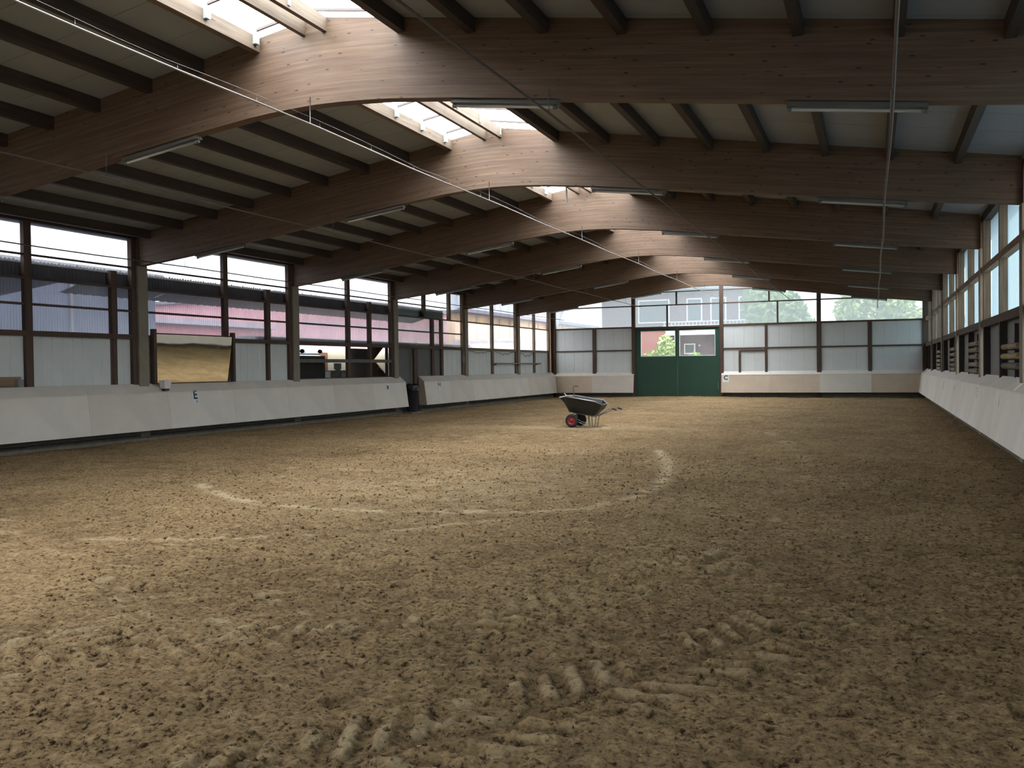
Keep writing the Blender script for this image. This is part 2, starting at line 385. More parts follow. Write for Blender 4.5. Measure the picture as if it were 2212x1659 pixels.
tyre([(-5.6, 3.9), (-4.55, 4.25), (-3.65, 4.7), (-2.95, 5.2), (-2.25, 5.9), (-1.85, 6.7), (-1.45, 7.7), (-1.1, 8.8), (-.85, 9.8)], .36, .20, .019, lambda x, y: (9.6-y)/.9)
# hoof prints
hp = rng.uniform([-12, 3], [2, 22], (420, 2))
for hx, hy in hp:
    i0, i1 = np.searchsorted(gy, [hy-.2, hy+.2]); j0, j1 = np.searchsorted(gx, [hx-.2, hx+.2])
    if i1 <= i0 or j1 <= j0: continue
    d = np.hypot(X[i0:i1, j0:j1]-hx, (Y[i0:i1, j0:j1]-hy))
    hgt[i0:i1, j0:j1] += -.024*np.exp(-(d/.055)**4) + .012*np.exp(-((d-.095)/.03)**2)
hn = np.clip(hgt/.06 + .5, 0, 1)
rise = .07*np.clip((Y-44)/4, 0, 1)*np.exp(-((X+9.9)/4)**2)
Z = hgt + rise
ny, nx = X.shape
me = bpy.data.meshes.new('floor'); me.vertices.add(nx*ny)
me.vertices.foreach_set('co', np.stack([X, Y, Z], -1).astype(np.float32).ravel())
idx = np.arange(nx*ny).reshape(ny, nx)
q = np.stack([idx[:-1, :-1], idx[:-1, 1:], idx[1:, 1:], idx[1:, :-1]], -1).reshape(-1, 4)
me.loops.add(q.size); me.polygons.add(len(q))
me.loops.foreach_set('vertex_index', q.ravel().astype(np.int32))
me.polygons.foreach_set('loop_start', np.arange(0, q.size, 4, dtype=np.int32))
me.update(calc_edges=True); me.validate()
me.polygons.foreach_set('use_smooth', np.ones(len(q), bool))
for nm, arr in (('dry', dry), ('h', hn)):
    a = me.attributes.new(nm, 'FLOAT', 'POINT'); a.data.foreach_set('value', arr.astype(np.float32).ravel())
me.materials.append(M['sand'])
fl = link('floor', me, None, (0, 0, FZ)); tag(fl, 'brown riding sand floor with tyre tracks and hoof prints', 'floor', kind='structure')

# loose clods lying on the sand
nc = 26000
cyv = 2.6 + 15*rng.random(nc)**1.7; cxv = rng.uniform(-11, 2.0, nc)
keep = (cxv > -.95*cyv - 1.2) & (cxv < .2*cyv + .2); cxv, cyv = cxv[keep], cyv[keep]; nc = len(cxv)
ii = np.clip(np.searchsorted(gy, cyv), 0, ny-1); jj = np.clip(np.searchsorted(gx, cxv), 0, nx-1)
cz = Z[ii, jj]; rad = .005 + .017*rng.random(nc)**3
oct_ = np.array([(1, 0, 0), (-1, 0, 0), (0, 1, 0), (0, -1, 0), (0, 0, .8), (0, 0, -.8)])
pv = oct_[None]*rad[:, None, None]*rng.uniform(.55, 1.35, (nc, 6, 3)) + rng.normal(0, .25, (nc, 6, 3))*rad[:, None, None]
pv += np.stack([cxv, cyv, cz + rad*.25], -1)[:, None, :]
fo = np.array([(0, 2, 4), (2, 1, 4), (1, 3, 4), (3, 0, 4), (2, 0, 5), (1, 2, 5), (3, 1, 5), (0, 3, 5)])
cl = mk(pv.reshape(-1, 3), [tuple(t) for t in (fo[None] + 6*np.arange(nc)[:, None, None]).reshape(-1, 3).tolist()], 'sand', True)
for nm, val in (('dry', 0.0), ('h', .5)):
    a = cl.attributes.new(nm, 'FLOAT', 'POINT'); a.data.foreach_set('value', np.full(nc*6, val, np.float32))
co = link('sand_clods', cl, fl, (0, 0, FZ)); co['kind'] = 'stuff'

# ground outside
g = mk([(-90, -40, 0), (60, -40, 0), (60, 130, 0), (-90, 130, 0)], [(0, 1, 2, 3)], 'asphalt')
tag(link('ground', g, None, (0, 0, -.32)), 'grey paved yard around the riding hall', 'ground', kind='structure')

# ------------------------------------------------------------------ roof: panels, purlins, skylight
ceil = empty('ceiling', (XM, (YS+YE)/2, ztop(XM)), 'low pitched roof of pale panels on brown purlins with a ridge skylight', 'ceiling', kind='structure')
KL, KR = -1.08, 1.36                     # skylight edges measured from the ridge
def roof_panel(x0, x1, y0, y1):
    t = .07
    prof = [(x0, ztop(x0)), (x1, ztop(x1)), (x1, ztop(x1)+t), (x0, ztop(x0)+t)]
    prism_y('roof_panel', prof, y0, y1, 'roof_white', ceil)
for side, off in ((0, .58), (1, .24)):
    y = YS - 1 + off
    while y < YE + .3:
        a, b = (XL-.6, XM+KL) if side == 0 else (XM+KR, XR+.6)
        roof_panel(a, b, max(y, YS-.2)+.005, min(y+1.0, YE+.3)-.005); y += 1.0
for x0, x1 in ((XL-.65, XM+KL), (XM+KR, XR+.65)):
    prism_y('roof_sheet', [(x0, ztop(x0)+.071), (x1, ztop(x1)+.071), (x1, ztop(x1)+.085), (x0, ztop(x0)+.085)], YS-.3, YE+.4, 'roof_slate', ceil)
PUR = [-9.45, -8.41, -7.35, -6.28, -5.2, -4.17, -3.09, -2.07, -1.03, -.20, .16, 1.40, 2.47, 3.5, 4.54, 5.59, 6.64, 7.72, 8.82]
edges = [YS+.1] + BY + [YE-.1]
for i in range(len(edges)-1):
    y0 = edges[i] + .1; y1 = edges[i+1] - .1
    for d in PUR:
        x = XM + d; h = .205; w = .12
        if d in (-.20, .16): h = .21; w = .075
        s = SL if d < 0 else -SL
        zt = ztop(x)
        prof = [(x-w/2, zt-h), (x+w/2, zt-h), (x+w/2, zt+s*w/2-.002), (x-w/2, zt-s*w/2-.002)]
        pu = prism_y('purlin', prof, y0, y1, 'purlin_lit' if d in (-1.03, -.20, .16) else 'purlin_wood', ceil)
# skylight sheets and glazing bars
y = 9.79 - 1.045*17; k = 0
while y < YE:
    a, b = max(y, YS), min(y+1.045, YE)
    if b > a + .05:
        for s0, s1 in ((KL-.06, 0.0), (0.0, KR+.06)):
            x0, x1 = XM+s0, XM+s1; t = .014; o_ = .075
            prism_y('skylight_pane', [(x0, ztop(x0)+o_), (x1, ztop(x1)+o_), (x1, ztop(x1)+o_+t), (x0, ztop(x0)+o_+t)], a+.004, b-.004, 'skylight_sheet', ceil)
            e0, e1 = (x0+.22, x1-.02) if s0 < 0 else (x0+.02, x1-.22)
            prism_y('glazing_bar', [(e0, ztop(e0)+.035), (e1, ztop(e1)+.035), (e1, ztop(e1)+.07), (e0, ztop(e0)+.07)], a-.018, a+.018, 'pipe_dark', ceil)
        if k % 1 == 0:
            br = box('bracket', XM+KL+.09, XM+KL+.17, a-.03, a+.05, ztop(XM+KL)-.12, ztop(XM+KL)+.07, 'bracket', ceil)
            box('bracket', XM+.19, XM+.215, a+.25, a+.31, ztop(XM)-.2, ztop(XM)-.03, 'bracket', ceil)
    y += 1.045; k += 1
# eave boards
for x0, x1 in ((XL-.18, XL+.04), (XR-.05, XR+.16)):
    for i in range(len(edges)-1):
        box('eave_board', x0, x1, edges[i]+.1, edges[i+1]-.1, 5.0 if x0 < -5 else 4.95, 5.135, 'purlin_wood', ceil)

# ------------------------------------------------------------------ main beams
def beam_mesh():
    xs = sorted(set([round(v, 3) for v in list(np.linspace(XL+.09, XR-.09, 57)) + [XM] + [XM+s*d for d in _d[:8] for s in (-1, 1)]]))
    rows = 7; V = []; F = []; lam = []
    nx_ = len(xs); cx_ = XM; cz_ = 5.4
    for yy in (-.1, .1):
        for x in xs:
            zb, zt = zbot(x), ztop(x)
            for r in range(rows):
                z = zb + (zt-zb)*r/(rows-1); V.append((x-cx_, yy, z-cz_)); lam.append(z-zb)
    def id_(s, i, r): return s*nx_*rows + i*rows + r
    for i in range(nx_-1):
        for r in range(rows-1):
            F.append((id_(0, i, r), id_(0, i+1, r), id_(0, i+1, r+1), id_(0, i, r+1)))
            F.append((id_(1, i, r), id_(1, i, r+1), id_(1, i+1, r+1), id_(1, i+1, r)))
        F.append((id_(0, i, 0), id_(1, i, 0), id_(1, i+1, 0), id_(0, i+1, 0)))
        F.append((id_(0, i, rows-1), id_(0, i+1, rows-1), id_(1, i+1, rows-1), id_(1, i, rows-1)))
    for r in range(rows-1):
        F.append((id_(0, 0, r), id_(0, 0, r+1), id_(1, 0, r+1), id_(1, 0, r)))
        F.append((id_(0, nx_-1, r), id_(1, nx_-1, r), id_(1, nx_-1, r+1), id_(0, nx_-1, r+1)))
    me = mk(V, F, 'glulam')
    a = me.attributes.new('lam', 'FLOAT', 'POINT'); a.data.foreach_set('value', np.array(lam, np.float32))
    return me, cx_, cz_
bm_, bx_, bz_ = beam_mesh()
for k, yy in enumerate(BY):
    o = link('roof_beam', bm_, None, (bx_, yy, bz_))
    tag(o, f'brown laminated timber roof beam with arched underside, {ORD[7-k]} from the green door wall', 'beam', 'arched roof beams spanning the hall')

# ------------------------------------------------------------------ left wall
wl_ = empty('wall_left', (XL, (YS+YE)/2, FZ), 'left side wall of grey panels, brown posts and corrugated translucent sheets', 'wall', kind='structure')
W0, W1 = XL-.11, XL                     # depth of the wall posts
def post(name, y0, y1, z0, z1, mat, x0=W0, x1=W1, par=wl_): box(name, x0, x1, y0, y1, z0, z1, mat, par)
allk = [(BY[i], BY[i+1]) for i in range(7)] + [(BY[7], YE)]
box('base_wall', XL-.16, XL-.11, YS, 30.9, -.32, 1.22, 'concrete', wl_); box('base_wall', XL-.16, XL-.11, 32.48, YE, -.32, 1.22, 'concrete', wl_)
for yb in BY:
    box('column', XL-.12, XL+.075, yb-.15, yb+.17, FZ-.05, 4.335, 'column_grey', wl_)
    box('column_head', XL-.12, XL+.085, yb-.15, yb+.15, 4.335, 5.05, 'dark_wood_z', wl_)
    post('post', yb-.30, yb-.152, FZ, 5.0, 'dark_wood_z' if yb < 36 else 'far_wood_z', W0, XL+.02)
edgeY = 35.2
def vcells(a, b, cuts):
    """intervals between posts"""
    out = []; cur = a
    for c0, c1 in cuts: out.append((cur, c0)); cur = c1
    out.append((cur, b)); return out
def transom(y0, y1, z0, z1, mat, x0=W0+.01, x1=W1-.015): box('rail', x0, x1, y0, y1, z0, z1, mat, wl_)
def sheet(y0, y1, z0, z1, mat, corr=True, x=XL-.125):
    if y1-y0 < .06: return
    y0 -= .07; y1 += .07
    if corr: link('pane', wave_mesh(y1-y0, z1-z0, mat), wl_, (x-.012, (y0+y1)/2, (z0+z1)/2))
    else: box('pane', x-.012, x, y0, y1, z0, z1, mat, wl_)
starts = [(YS+.1, BY[0])] + allk
for i, (a, b) in enumerate(starts):
    a0 = a + .17 if i else a; b0 = b - .30 if b < YE-1 else YE-.55
    far = a > 36
    if i == 0: posts = []
    elif a > 43: posts = [(46.0, 46.22)]
    elif a > 36: posts = [(40.15, 40.38)]
    elif a > 30: posts = [(33.74, 33.96), (34.62, 34.82)]
    else:
        mid = a + B/2; posts = [(mid-.10, mid+.09)]
        st_ = {3: 22.76, 4: 28.77, 2: 16.72, 1: 10.72}.get(i - 1 if False else {BY[0]: 99, BY[1]: 1, BY[2]: 2, BY[3]: 3, BY[4]: 4}.get(a, 0))
        if st_ and a < st_ < b: posts.append((st_-.09, st_+.09))
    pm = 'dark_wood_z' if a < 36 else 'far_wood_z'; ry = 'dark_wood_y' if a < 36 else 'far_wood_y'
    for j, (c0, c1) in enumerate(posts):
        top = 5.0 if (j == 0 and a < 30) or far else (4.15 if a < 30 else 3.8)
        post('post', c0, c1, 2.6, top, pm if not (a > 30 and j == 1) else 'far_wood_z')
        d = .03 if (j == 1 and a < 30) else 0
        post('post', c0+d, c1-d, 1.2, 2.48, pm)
    # horizontal rails: sill, two transoms, thin bar under the sky strip
    transom(a0-.02, b0+.02, 2.48, 2.60, ry, W0, W1+.01)
    if not far:
        e = min(b0+.02, edgeY) if a > 30 else b0+.02
        transom(a0-.02, b0+.02, 3.165, 3.215, ry)
        transom(a0-.02, b0+.02, 3.745, 3.795, ry)
        transom(a0-.02, e, 4.265, 4.305, 'dark_wood_y')
    else:
        transom(a0-.02, b0+.02, 3.75, 3.81, ry)
    cells = vcells(a0-.02, b0+.02, posts)
    if a > 30:
        post('post', 33.02, 33.22, 3.8, 5.0, 'dark_wood_z'); post('post', 35.38, 35.6, 3.8, 5.0, 'far_wood_z')
        for c in ((cells[0][0], 33.74), (33.96, 34.62)): sheet(*c, 2.6, 3.77, 'far_sheet', False)
        sheet(34.82, b0+.02, 2.6, 3.77, 'haze_sheet', False)
        for c in ((cells[0][0], 33.02), (33.22, 35.38), (35.6, b0+.02)): sheet(*c, 3.78, 5.0, 'clear_sheet', False)
    elif far:
        for c in cells:
            sheet(*c, 2.6, 5.0, 'haze_sheet', False)
            for q in np.arange(c[0]+.9, c[1]-.3, 1.0): box('glazing_strip', XL-.124, XL-.112, q-.012, q+.012, 2.6, 5.0, 'galv', wl_)
    else:
        for c in cells: sheet(*c, 2.6, 3.79, 'corr_sheet')
        ucells = vcells(a0-.02, b0+.02, posts[:1])
        for c in ucells: sheet(*c, 4.1, 5.0, 'clear_sheet', False)
    # opaque lower panels
    for j, c in enumerate(vcells(a0, b0, posts)):
        if abs(a-BY[4]) < .1: continue                       # open bay to the lobby
        if abs(a-BY[3]) < .1 and j == 0: continue            # mirror bay, filled below
        if a > 30 and j < 2 and a < 36:
            if j == 0:
                panels(wl_, 32.5, c[1], 1.2, 2.48, XL-.07, 'dark_panel', 'y', 1, 1.3, 1.3)  # shadow on these panels and the next cell is put into their grey
                box('door_leaf', XL-.16, XL-.12, c[0], 32.15, FZ-.02, 2.48, 'dark_panel', wl_)
            else: panels(wl_, c[0], c[1], 1.2, 2.48, XL-.07, 'dark_panel', 'y', 1, 1.0, 1.0)
            continue
        panels(wl_, c[0], c[1], 1.2, 2.48, XL-.07, 'wall_metal', 'y', 1, .9 if a < 30 else 1.0, .3 if a < 30 else .5)
# passage posts
post('post', 32.15, 32.46, FZ-.02, 2.48, 'dark_wood_z')
# mirror bay backing
panels(wl_, 17.75, 20.7, 1.2, 2.48, XL-.09, 'wall_metal', 'y', 1, 1.0, .3)
# lobby opening: lintel, bottom rail, cross rail
transom(24.2, 30.3, 1.30, 1.38, 'dark_wood_y', W0, W1)
box('cross_rail', XL-.03, XL+.02, 24.2, 30.25, 1.90, 2.02, 'plinth_rail', wl_)
# end posts at the far corner
post('post', 48.35, 48.6, 1.2, 5.0, 'far_wood_z'); post('post', 48.72, 49.0, FZ, 5.0, 'far_wood_z')
# near-left ledge plank behind the kickboard
box('plank', XL-.06, XL-.02, 8.0, 14.1, 1.36, 1.58, 'pine_y', wl_)
box('junction_box', XL-.02, XL+.05, 13.96, 14.1, 1.36, 1.52, 'grey_panel', wl_)
# strip of dark corrugated sheet outside, closing the lean-to
y = YS
segs = []
while y < edgeY - .01:
    e = min(y + 3.0, edgeY); segs.append((y, e)); y = e
for a, b in segs:
    link('flashing_sheet', wave_mesh(b-a, .42, 'corr_dark', .10, .02, 6, .022), wl_, (XL-.20, (a+b)/2, 3.955))
# lean-to canopy, a corrugated strip that shades the sheets
for a, b in segs:
    n = 30; V = []; F = []
    for i in range(n+1):
        yy = -(b-a)/2 + (b-a)*i/n; dz = .012*math.sin(i*2.1)
        V += [(0, yy, dz), (-1.5 if b > 17.6 else -3.6, yy, dz-.42)]  # near segments widened out of view to darken the sheets there
    F = [(2*i, 2*i+1, 2*i+3, 2*i+2) for i in range(n)]
    link('canopy_sheet', mk(V, F, 'corr_dark'), wl_, (XL-.23, (a+b)/2, 4.10))
# switch box and drooping cables in the far bays
box('switch_box', XL-.01, XL+.06, 36.72, 36.86, 1.9, 2.2, 'grey_panel', wl_)
for y0, y1, dp in ((37.4, 39.9, .10), (40.5, 42.9, .14), (43.8, 45.9, .2)):
    tube('cable', [(XL+.02, y0+(y1-y0)*t/12, 2.47-dp*math.sin(math.pi*t/12)*(1+.3*math.sin(t*1.7))) for t in range(13)], .012, 'black', wl_, 6)

# ------------------------------------------------------------------ right wall
wr = empty('wall_right', (XR, (YS+YE)/2, FZ), 'right side wall with pine window posts above shade-coloured posts and grey panels', 'wall', kind='structure')
box('base_wall', XR+.105, XR+.16, YS, YE, -.32, 1.22, 'concrete', wr)
for yb in BY: box('column_head', XR-.085, XR+.12, yb-.15, yb+.15, 4.335, 5.05, 'dark_wood_z', wr)
for yb in BY: box('column', XR-.10, XR+.06, yb-.17, yb+.17, FZ-.05, 4.335, 'column_grey', wr)
for i, (a, b) in enumerate(starts):
    a0 = a+.17 if i else a; b1 = b-.17 if b < YE-1 else YE-.1
    mid = (a+b)/2
    pp = [(mid-.07, mid+.07)]
    if b < YE-1: pp.append((b-.47, b-.27))
    if i: pp = [(a+.27, a+.36)] + pp if False else pp
    for c0, c1 in pp:
        box('post', XR-.055, XR+.10, c0, c1, 2.62, 4.95, 'pine_z', wr)
        box('post', XR-.05, XR+.095, c0, c1, 1.2, 2.45, 'unlit_post_rack_z', wr)  # shade below the sill is put into this darker post colour
    box('rail', XR-.055, XR+.10, a0, b1, 3.75, 3.89, 'pine_y', wr)
    box('rail', XR-.06, XR+.105, a0, b1, 2.45, 2.62, 'dark_wood_y', wr)
    cur = a0
    for c0, c1 in pp + [(b1, b1)]:
        if c0-cur > .1:
            for z0, z1 in ((2.62, 3.75), (3.89, 4.95)):
                link('pane', wave_mesh(c0-cur+.13, z1-z0+.06, 'blue_sheet', .18, .014, 6), wr, (XR+.118, (c0+cur)/2, (z0+z1)/2))
            panels(wr, cur, c0, 1.2, 2.45, XR+.085, 'grey_panel', 'y', -1, 1.1, 1.1)
        cur = c1

for xa, xb, w in ((XR-.12, XR+.2, wr), (XL-.2, XL+.06, wl_)):
    for ya, yb in ((YE-.13, YE+.08), (YS-.08, YS+.13)): box('corner_post', xa, xb, ya, yb, -.32, 5.1, 'dark_wood_z', w)
# ------------------------------------------------------------------ far end wall with the green door
def end_wall(name, yw, inner, label, door):
    w = empty(name, (XM, yw, FZ), label, 'wall', kind='structure')
    s = -1 if inner < 0 else 1             # direction towards the hall
    def bx(n, x0, x1, z0, z1, mat, d0=0.0, d1=.12):
        ys = sorted((yw + s*d0, yw + s*d1)); return box(n, x0, x1, ys[0], ys[1], z0, z1, mat, w)
    for c, hw in ((-17.16, .09), (-12.45, .10), (-7.6, .10), (-2.62, .105), (2.36, .09)):
        bx('post', c-hw, c+hw, FZ, min(ztop(c-hw), ztop(c+hw))-.01, 'dark_wood_z', 0, .16)
    bx('base_wall', -17.2, -12.4 if door else -7.6, -.32, 1.22, 'concrete', -.02, .02); bx('base_wall', -7.6, 2.4, -.32, 1.22, 'concrete', -.02, .02)
    studs = [(-14.75, .10), (-5.28, .055), (-.16, .09)]
    for c, hw in studs: bx('stud', c-hw, c+hw, 1.2, 3.78, 'dark_wood_z')
    spans = [(-17.07, -12.55), (-7.5, -2.725), (-2.515, 2.27)]
    for x0, x1 in spans:
        bx('rail', x0, x1, 2.50, 2.58, 'dark_wood_x'); bx('rail', x0, x1, 3.77, 3.86, 'dark_wood_x'); bx('rail', x0, x1, 4.97, 5.03, 'dark_wood_x')
        cuts = [x0] + [v for c, hw in studs if x0 < c < x1 for v in (c-hw, c+hw)] + [x1]
        for j in range(0, len(cuts), 2):
            for z0, z1 in ((1.2, 2.5), (2.58, 3.77)):
                panels(w, cuts[j], cuts[j+1], z0, z1, yw + s*.05, 'wall_metal', 'x', s, 1.1, .55)
    bx('rail', -12.35, -7.7, 4.97, 5.03, 'dark_wood_x')
    bx('rail', -12.35, -7.7, 3.72, 3.82, 'dark_wood_x', 0, .18)
    bx('rail', -11.0, -2.72, 5.70, 5.745, 'dark_wood_x')
    for c, z0, z1 in ((-10.55, 3.82, 4.97), (-10.03, 5.03, 5.7), (-4.68, 3.86, 4.97), (-5.11, 5.03, 5.7)): bx('mullion', c-.04, c+.04, z0, z1, 'dark_wood_z')
    if door:
        for x0, x1, z0, z1 in ((-6.70, -6.59, 1.2, 2.42), (-6.59, -5.335, 2.37, 2.44)): bx('door_frame_piece', x0, x1, z0, z1, 'dark_wood_z', .03, .13)
    # sheets, cut to the roof slope
    xs = [-17.2, -12.45, -10.55 if door else -10.0, -7.6, -4.68, -2.62, 2.4]
    for x0, x1 in zip(xs[:-1], xs[1:]):
        for z0, z1 in ((3.80, 5.0), (5.0, None)):
            if z1: prof = [(x0, z0), (x1, z0), (x1, z1), (x0, z1)]
            else:
                pts = sorted([x0, x1] + ([XM] if x0 < XM < x1 else []))
                prof = [(x0, z0), (x1, z0)] + [(x, max(z0+.02, ztop(x)+.02)) for x in reversed(pts)]
            prism_y('pane', prof, yw - s*.03 - .006, yw - s*.03 + .006, 'far_sheet', w)
    return w
wb = end_wall('wall_back', YE, -1, 'far end wall of grey panels with green door and glazed gable', True)
end_wall('wall_front', YS, 1, 'near end wall of grey panels with glazed gable', False)  # unseen wall, middle bay left open to light the foreground sand

dr = empty('door_1', (-9.99, YE, FZ), 'dark green double barn door with two windows', 'door', kind='structure')
for x0, x1, wx0, wx1 in ((-12.33, -9.995, -12.06, -10.10), (-9.985, -7.68, -9.90, -7.93)):
    cx_ = (x0+x1)/2
    lf = empty('door_leaf', (0, 0, 0)); lf.parent = dr; lf.location = Vector((cx_, YE-.06, FZ)) - dr.location
    y0, y1 = YE-.09, YE-.02; wz0, wz1 = 2.17, 3.60
    box('leaf_panel', x0, x1, y0, y1, FZ-.0, wz0, 'door_green', lf)
    box('leaf_panel', x0, x1, y0, y1, wz1, 3.72, 'door_green', lf)
    box('leaf_panel', x0, wx0, y0, y1, wz0, wz1, 'door_green', lf)
    box('leaf_panel', wx1, x1, y0, y1, wz0, wz1, 'door_green', lf)
    box('window_pane', wx0, wx1, YE-.06, YE-.05, wz0, wz1, 'window_glass', lf)
    for q in ((wx0, wx0+.035, wz0, wz1), (wx1-.035, wx1, wz0, wz1), (wx0+.035, wx1-.035, wz0, wz0+.035), (wx0+.035, wx1-.035, wz1-.035, wz1)):
        box('window_bead', q[0], q[1], y0+.01, y1+.005, q[2], q[3], 'white_trim', lf)
box('post', -12.42, -12.33, YE-.12, YE, FZ, 3.72, 'door_green', dr); box('post', -7.68, -7.64, YE-.12, YE, FZ, 3.72, 'door_green', dr)
box('door_handle', -7.80, -7.77, YE-.13, YE-.09, .35, .75, 'galv', dr)

# ------------------------------------------------------------------ kickboards (slanted boards along the walls)
TH = .022
def kick_run(parent, axis, base, s, a0, a1, mats, ledge_mat, width=2.5, z=(1.35, 1.13, .17), off=(0, .25, .38)):
    """axis 'y': runs along Y beside x=base, leaning into the hall in direction s"""
    mkp = prism_y if axis == 'y' else prism_x
    n = max(1, int(round((a1-a0)/width))); w = (a1-a0)/n
    def orient(pr):
        ar = sum(pr[i][0]*pr[(i+1) % len(pr)][1]-pr[(i+1) % len(pr)][0]*pr[i][1] for i in range(len(pr)))
        return pr if ar > 0 else pr[::-1]
    for i in range(n):
        b0, b1 = a0+w*i+.002, a0+w*(i+1)-.002
        f = [(base+s*off[1], z[1]), (base+s*off[2], z[2]), (base+s*(off[2]-TH), z[2]), (base+s*(off[1]-TH), z[1])]
        mkp('kickboard', orient(f), b0, b1, mats[i % len(mats)], parent)
        l = [(base+s*(off[1]+.012), z[1]), (base+s*off[0], z[0]), (base+s*off[0], z[0]-TH), (base+s*(off[1]+.012), z[1]-TH)]
        mkp('ledge_board', orient(l), b0, b1, ledge_mat, parent)
    pl = [(base-s*.12, FZ-.1), (base+s*.10, FZ-.1), (base+s*.07, .035), (base-s*.12, .035)]
    mkp('plinth', orient(pl), a0, a1, 'concrete', parent)
    rl = [(base-s*.05, .05), (base+s*.05, .05), (base+s*.05, .15), (base-s*.05, .15)]
    mkp('plinth_rail', orient(rl), a0, a1, 'plinth_rail', parent)
def end_cap(parent, base, s, y0, y1, mat):
    prof = [(base, .17), (base+s*(.38-TH), .17), (base+s*(.25-TH), 1.11), (base, 1.32)]
    prism_y('end_board', prof, y0, y1, mat, parent)
bl = empty('baseboard_left', (XL, (YS+YE)/2, FZ), 'pale slanted kickboard along the left wall', 'kickboard', kind='structure')
km = ['kick_paint', 'kick_paint_b', 'kick_paint_c', 'kick_paint']
kick_run(bl, 'y', XL, 1, YS+.02, 30.95, km, 'kick_paint_b')
kick_run(bl, 'y', XL, 1, 32.5, YE-.02, km, 'kick_paint_b')
end_cap(bl, XL, 1, 30.92, 30.945, 'kick_beige'); end_cap(bl, XL, 1, 32.505, 32.53, 'kick_beige')
brr = empty('baseboard_right', (XR, (YS+YE)/2, FZ), 'whitish slanted kickboard along the right wall', 'kickboard', kind='structure')
kick_run(brr, 'y', XR, -1, YS+.02, YE-.02, ['kick_white', 'kick_white', 'kick_white_b'], 'kick_white_b')
bb_ = empty('baseboard_back', (XM, YE, FZ), 'beige slanted kickboard either side of the green door', 'kickboard', kind='structure')
kick_run(bb_, 'x', YE, -1, XL+.05, -12.42, ['kick_beige', 'kick_paint_b'], 'kick_paint_b', 2.4)
kick_run(bb_, 'x', YE, -1, -7.6, XR-.05, ['kick_beige', 'kick_beige', 'kick_paint', 'kick_beige'], 'kick_paint_c', 2.5)
bf = empty('baseboard_front', (XM, YS, FZ), 'pale slanted kickboard along the near end wall', 'kickboard', kind='structure')
kick_run(bf, 'x', YS, 1, XL+.05, XR-.05, ['kick_paint'], 'kick_paint_b', 2.5)
# scuff marks rubbed into the right kickboard
def on_kick(y, z, lift=.001):
    t = (1.13-z)/.96; return (XR-.25-.13*t-lift, y, z)
for y, z0, z1, n in ((18.9, .80, 1.04, 6), (22.7, .84, 1.08, 4), (28.9, .84, .98, 1), (33.3, .74, 1.05, 1)):
    for j in range(n):
        za = z0 + (z1-z0)*j/n; zb = za + (z1-z0)/n*random.uniform(.35, .8) if n > 1 else z1; yy = y + random.uniform(-.03, .03) + (.22 if n == 4 and j % 2 else 0)
        w = .035
        p0, p1 = on_kick(yy, za), on_kick(yy, zb)
        V = [(p0[0], yy-w, za), (p0[0], yy+w, za), (p1[0], yy+w*.6, zb), (p1[0], yy-w*.6, zb)]
        c = Vector(p0); V = [Vector(v)-c for v in V]
        V2 = V + [v + Vector((.0012, 0, 0)) for v in V]
        link('scuff_mark', mk(V2, [(0, 3, 2, 1), (4, 5, 6, 7), (0, 1, 5, 4), (1, 2, 6, 5), (2, 3, 7, 6), (3, 0, 4, 7)], 'scuff'), brr, c)

# ------------------------------------------------------------------ fluorescent lamps
def lamp_proto():
    L = 1.53
    prof = [(-.05, 0), (.05, 0), (.075, -.055), (-.075, -.055)]       # y,z section
    V = [(x, y, z) for x in (-L/2, L/2) for y, z in prof]
    F = [(0, 1, 2, 3), (7, 6, 5, 4)] + [(i, i+4, (i+1) % 4 + 4, (i+1) % 4) for i in range(4)]
    hous = mk(V, F, 'lamp_grey')
    tubem = tube_mesh([(-L/2+.05, 0, -.085), (L/2-.05, 0, -.085)], .019, 'lamp_tube', 10)
    capm = tube_mesh([(-.02, 0, -.085), (.03, 0, -.085)], .028, 'lamp_grey', 10)
    V = [(-.02, -.02, -.05), (.02, -.02, -.05), (.02, .02, -.05), (-.02, .02, -.05), (-.02, -.02, -.09), (.02, -.02, -.09), (.02, .02, -.09), (-.02, .02, -.09)]
    return hous, tubem, capm, L
hm, tm, cm, LL = lamp_proto()
SIDE = {-7.28: 'outer one towards mirror wall', -2.98: 'inner one towards mirror wall', 2.9: 'inner one towards pole racks', 7.27: 'outer one towards pole racks'}
for k, yb in enumerate(BY):
    for d, wh in SIDE.items():
        x = XM + d; e = .6
        ang = math.atan2(zbot(x+e)-zbot(x-e), 2*e)
        zc = min(zbot(x), (zbot(x-.75)+zbot(x+.75))/2) - .002
        o = empty('fluorescent_lamp', (x, yb, zc), f'fluorescent lamp under {ORD[7-k]} beam from green door, {wh}', 'lamp', 'batten lamps under the beams')
        o.rotation_euler = (0, -ang, 0)
        link('housing', hm, o, (0, 0, 0), True); link('tube', tm, o, (0, 0, 0), True)
        link('end_cap', cm, o, (-LL/2+.03, 0, 0), True); link('end_cap', cm, o, (LL/2-.04, 0, 0), True)

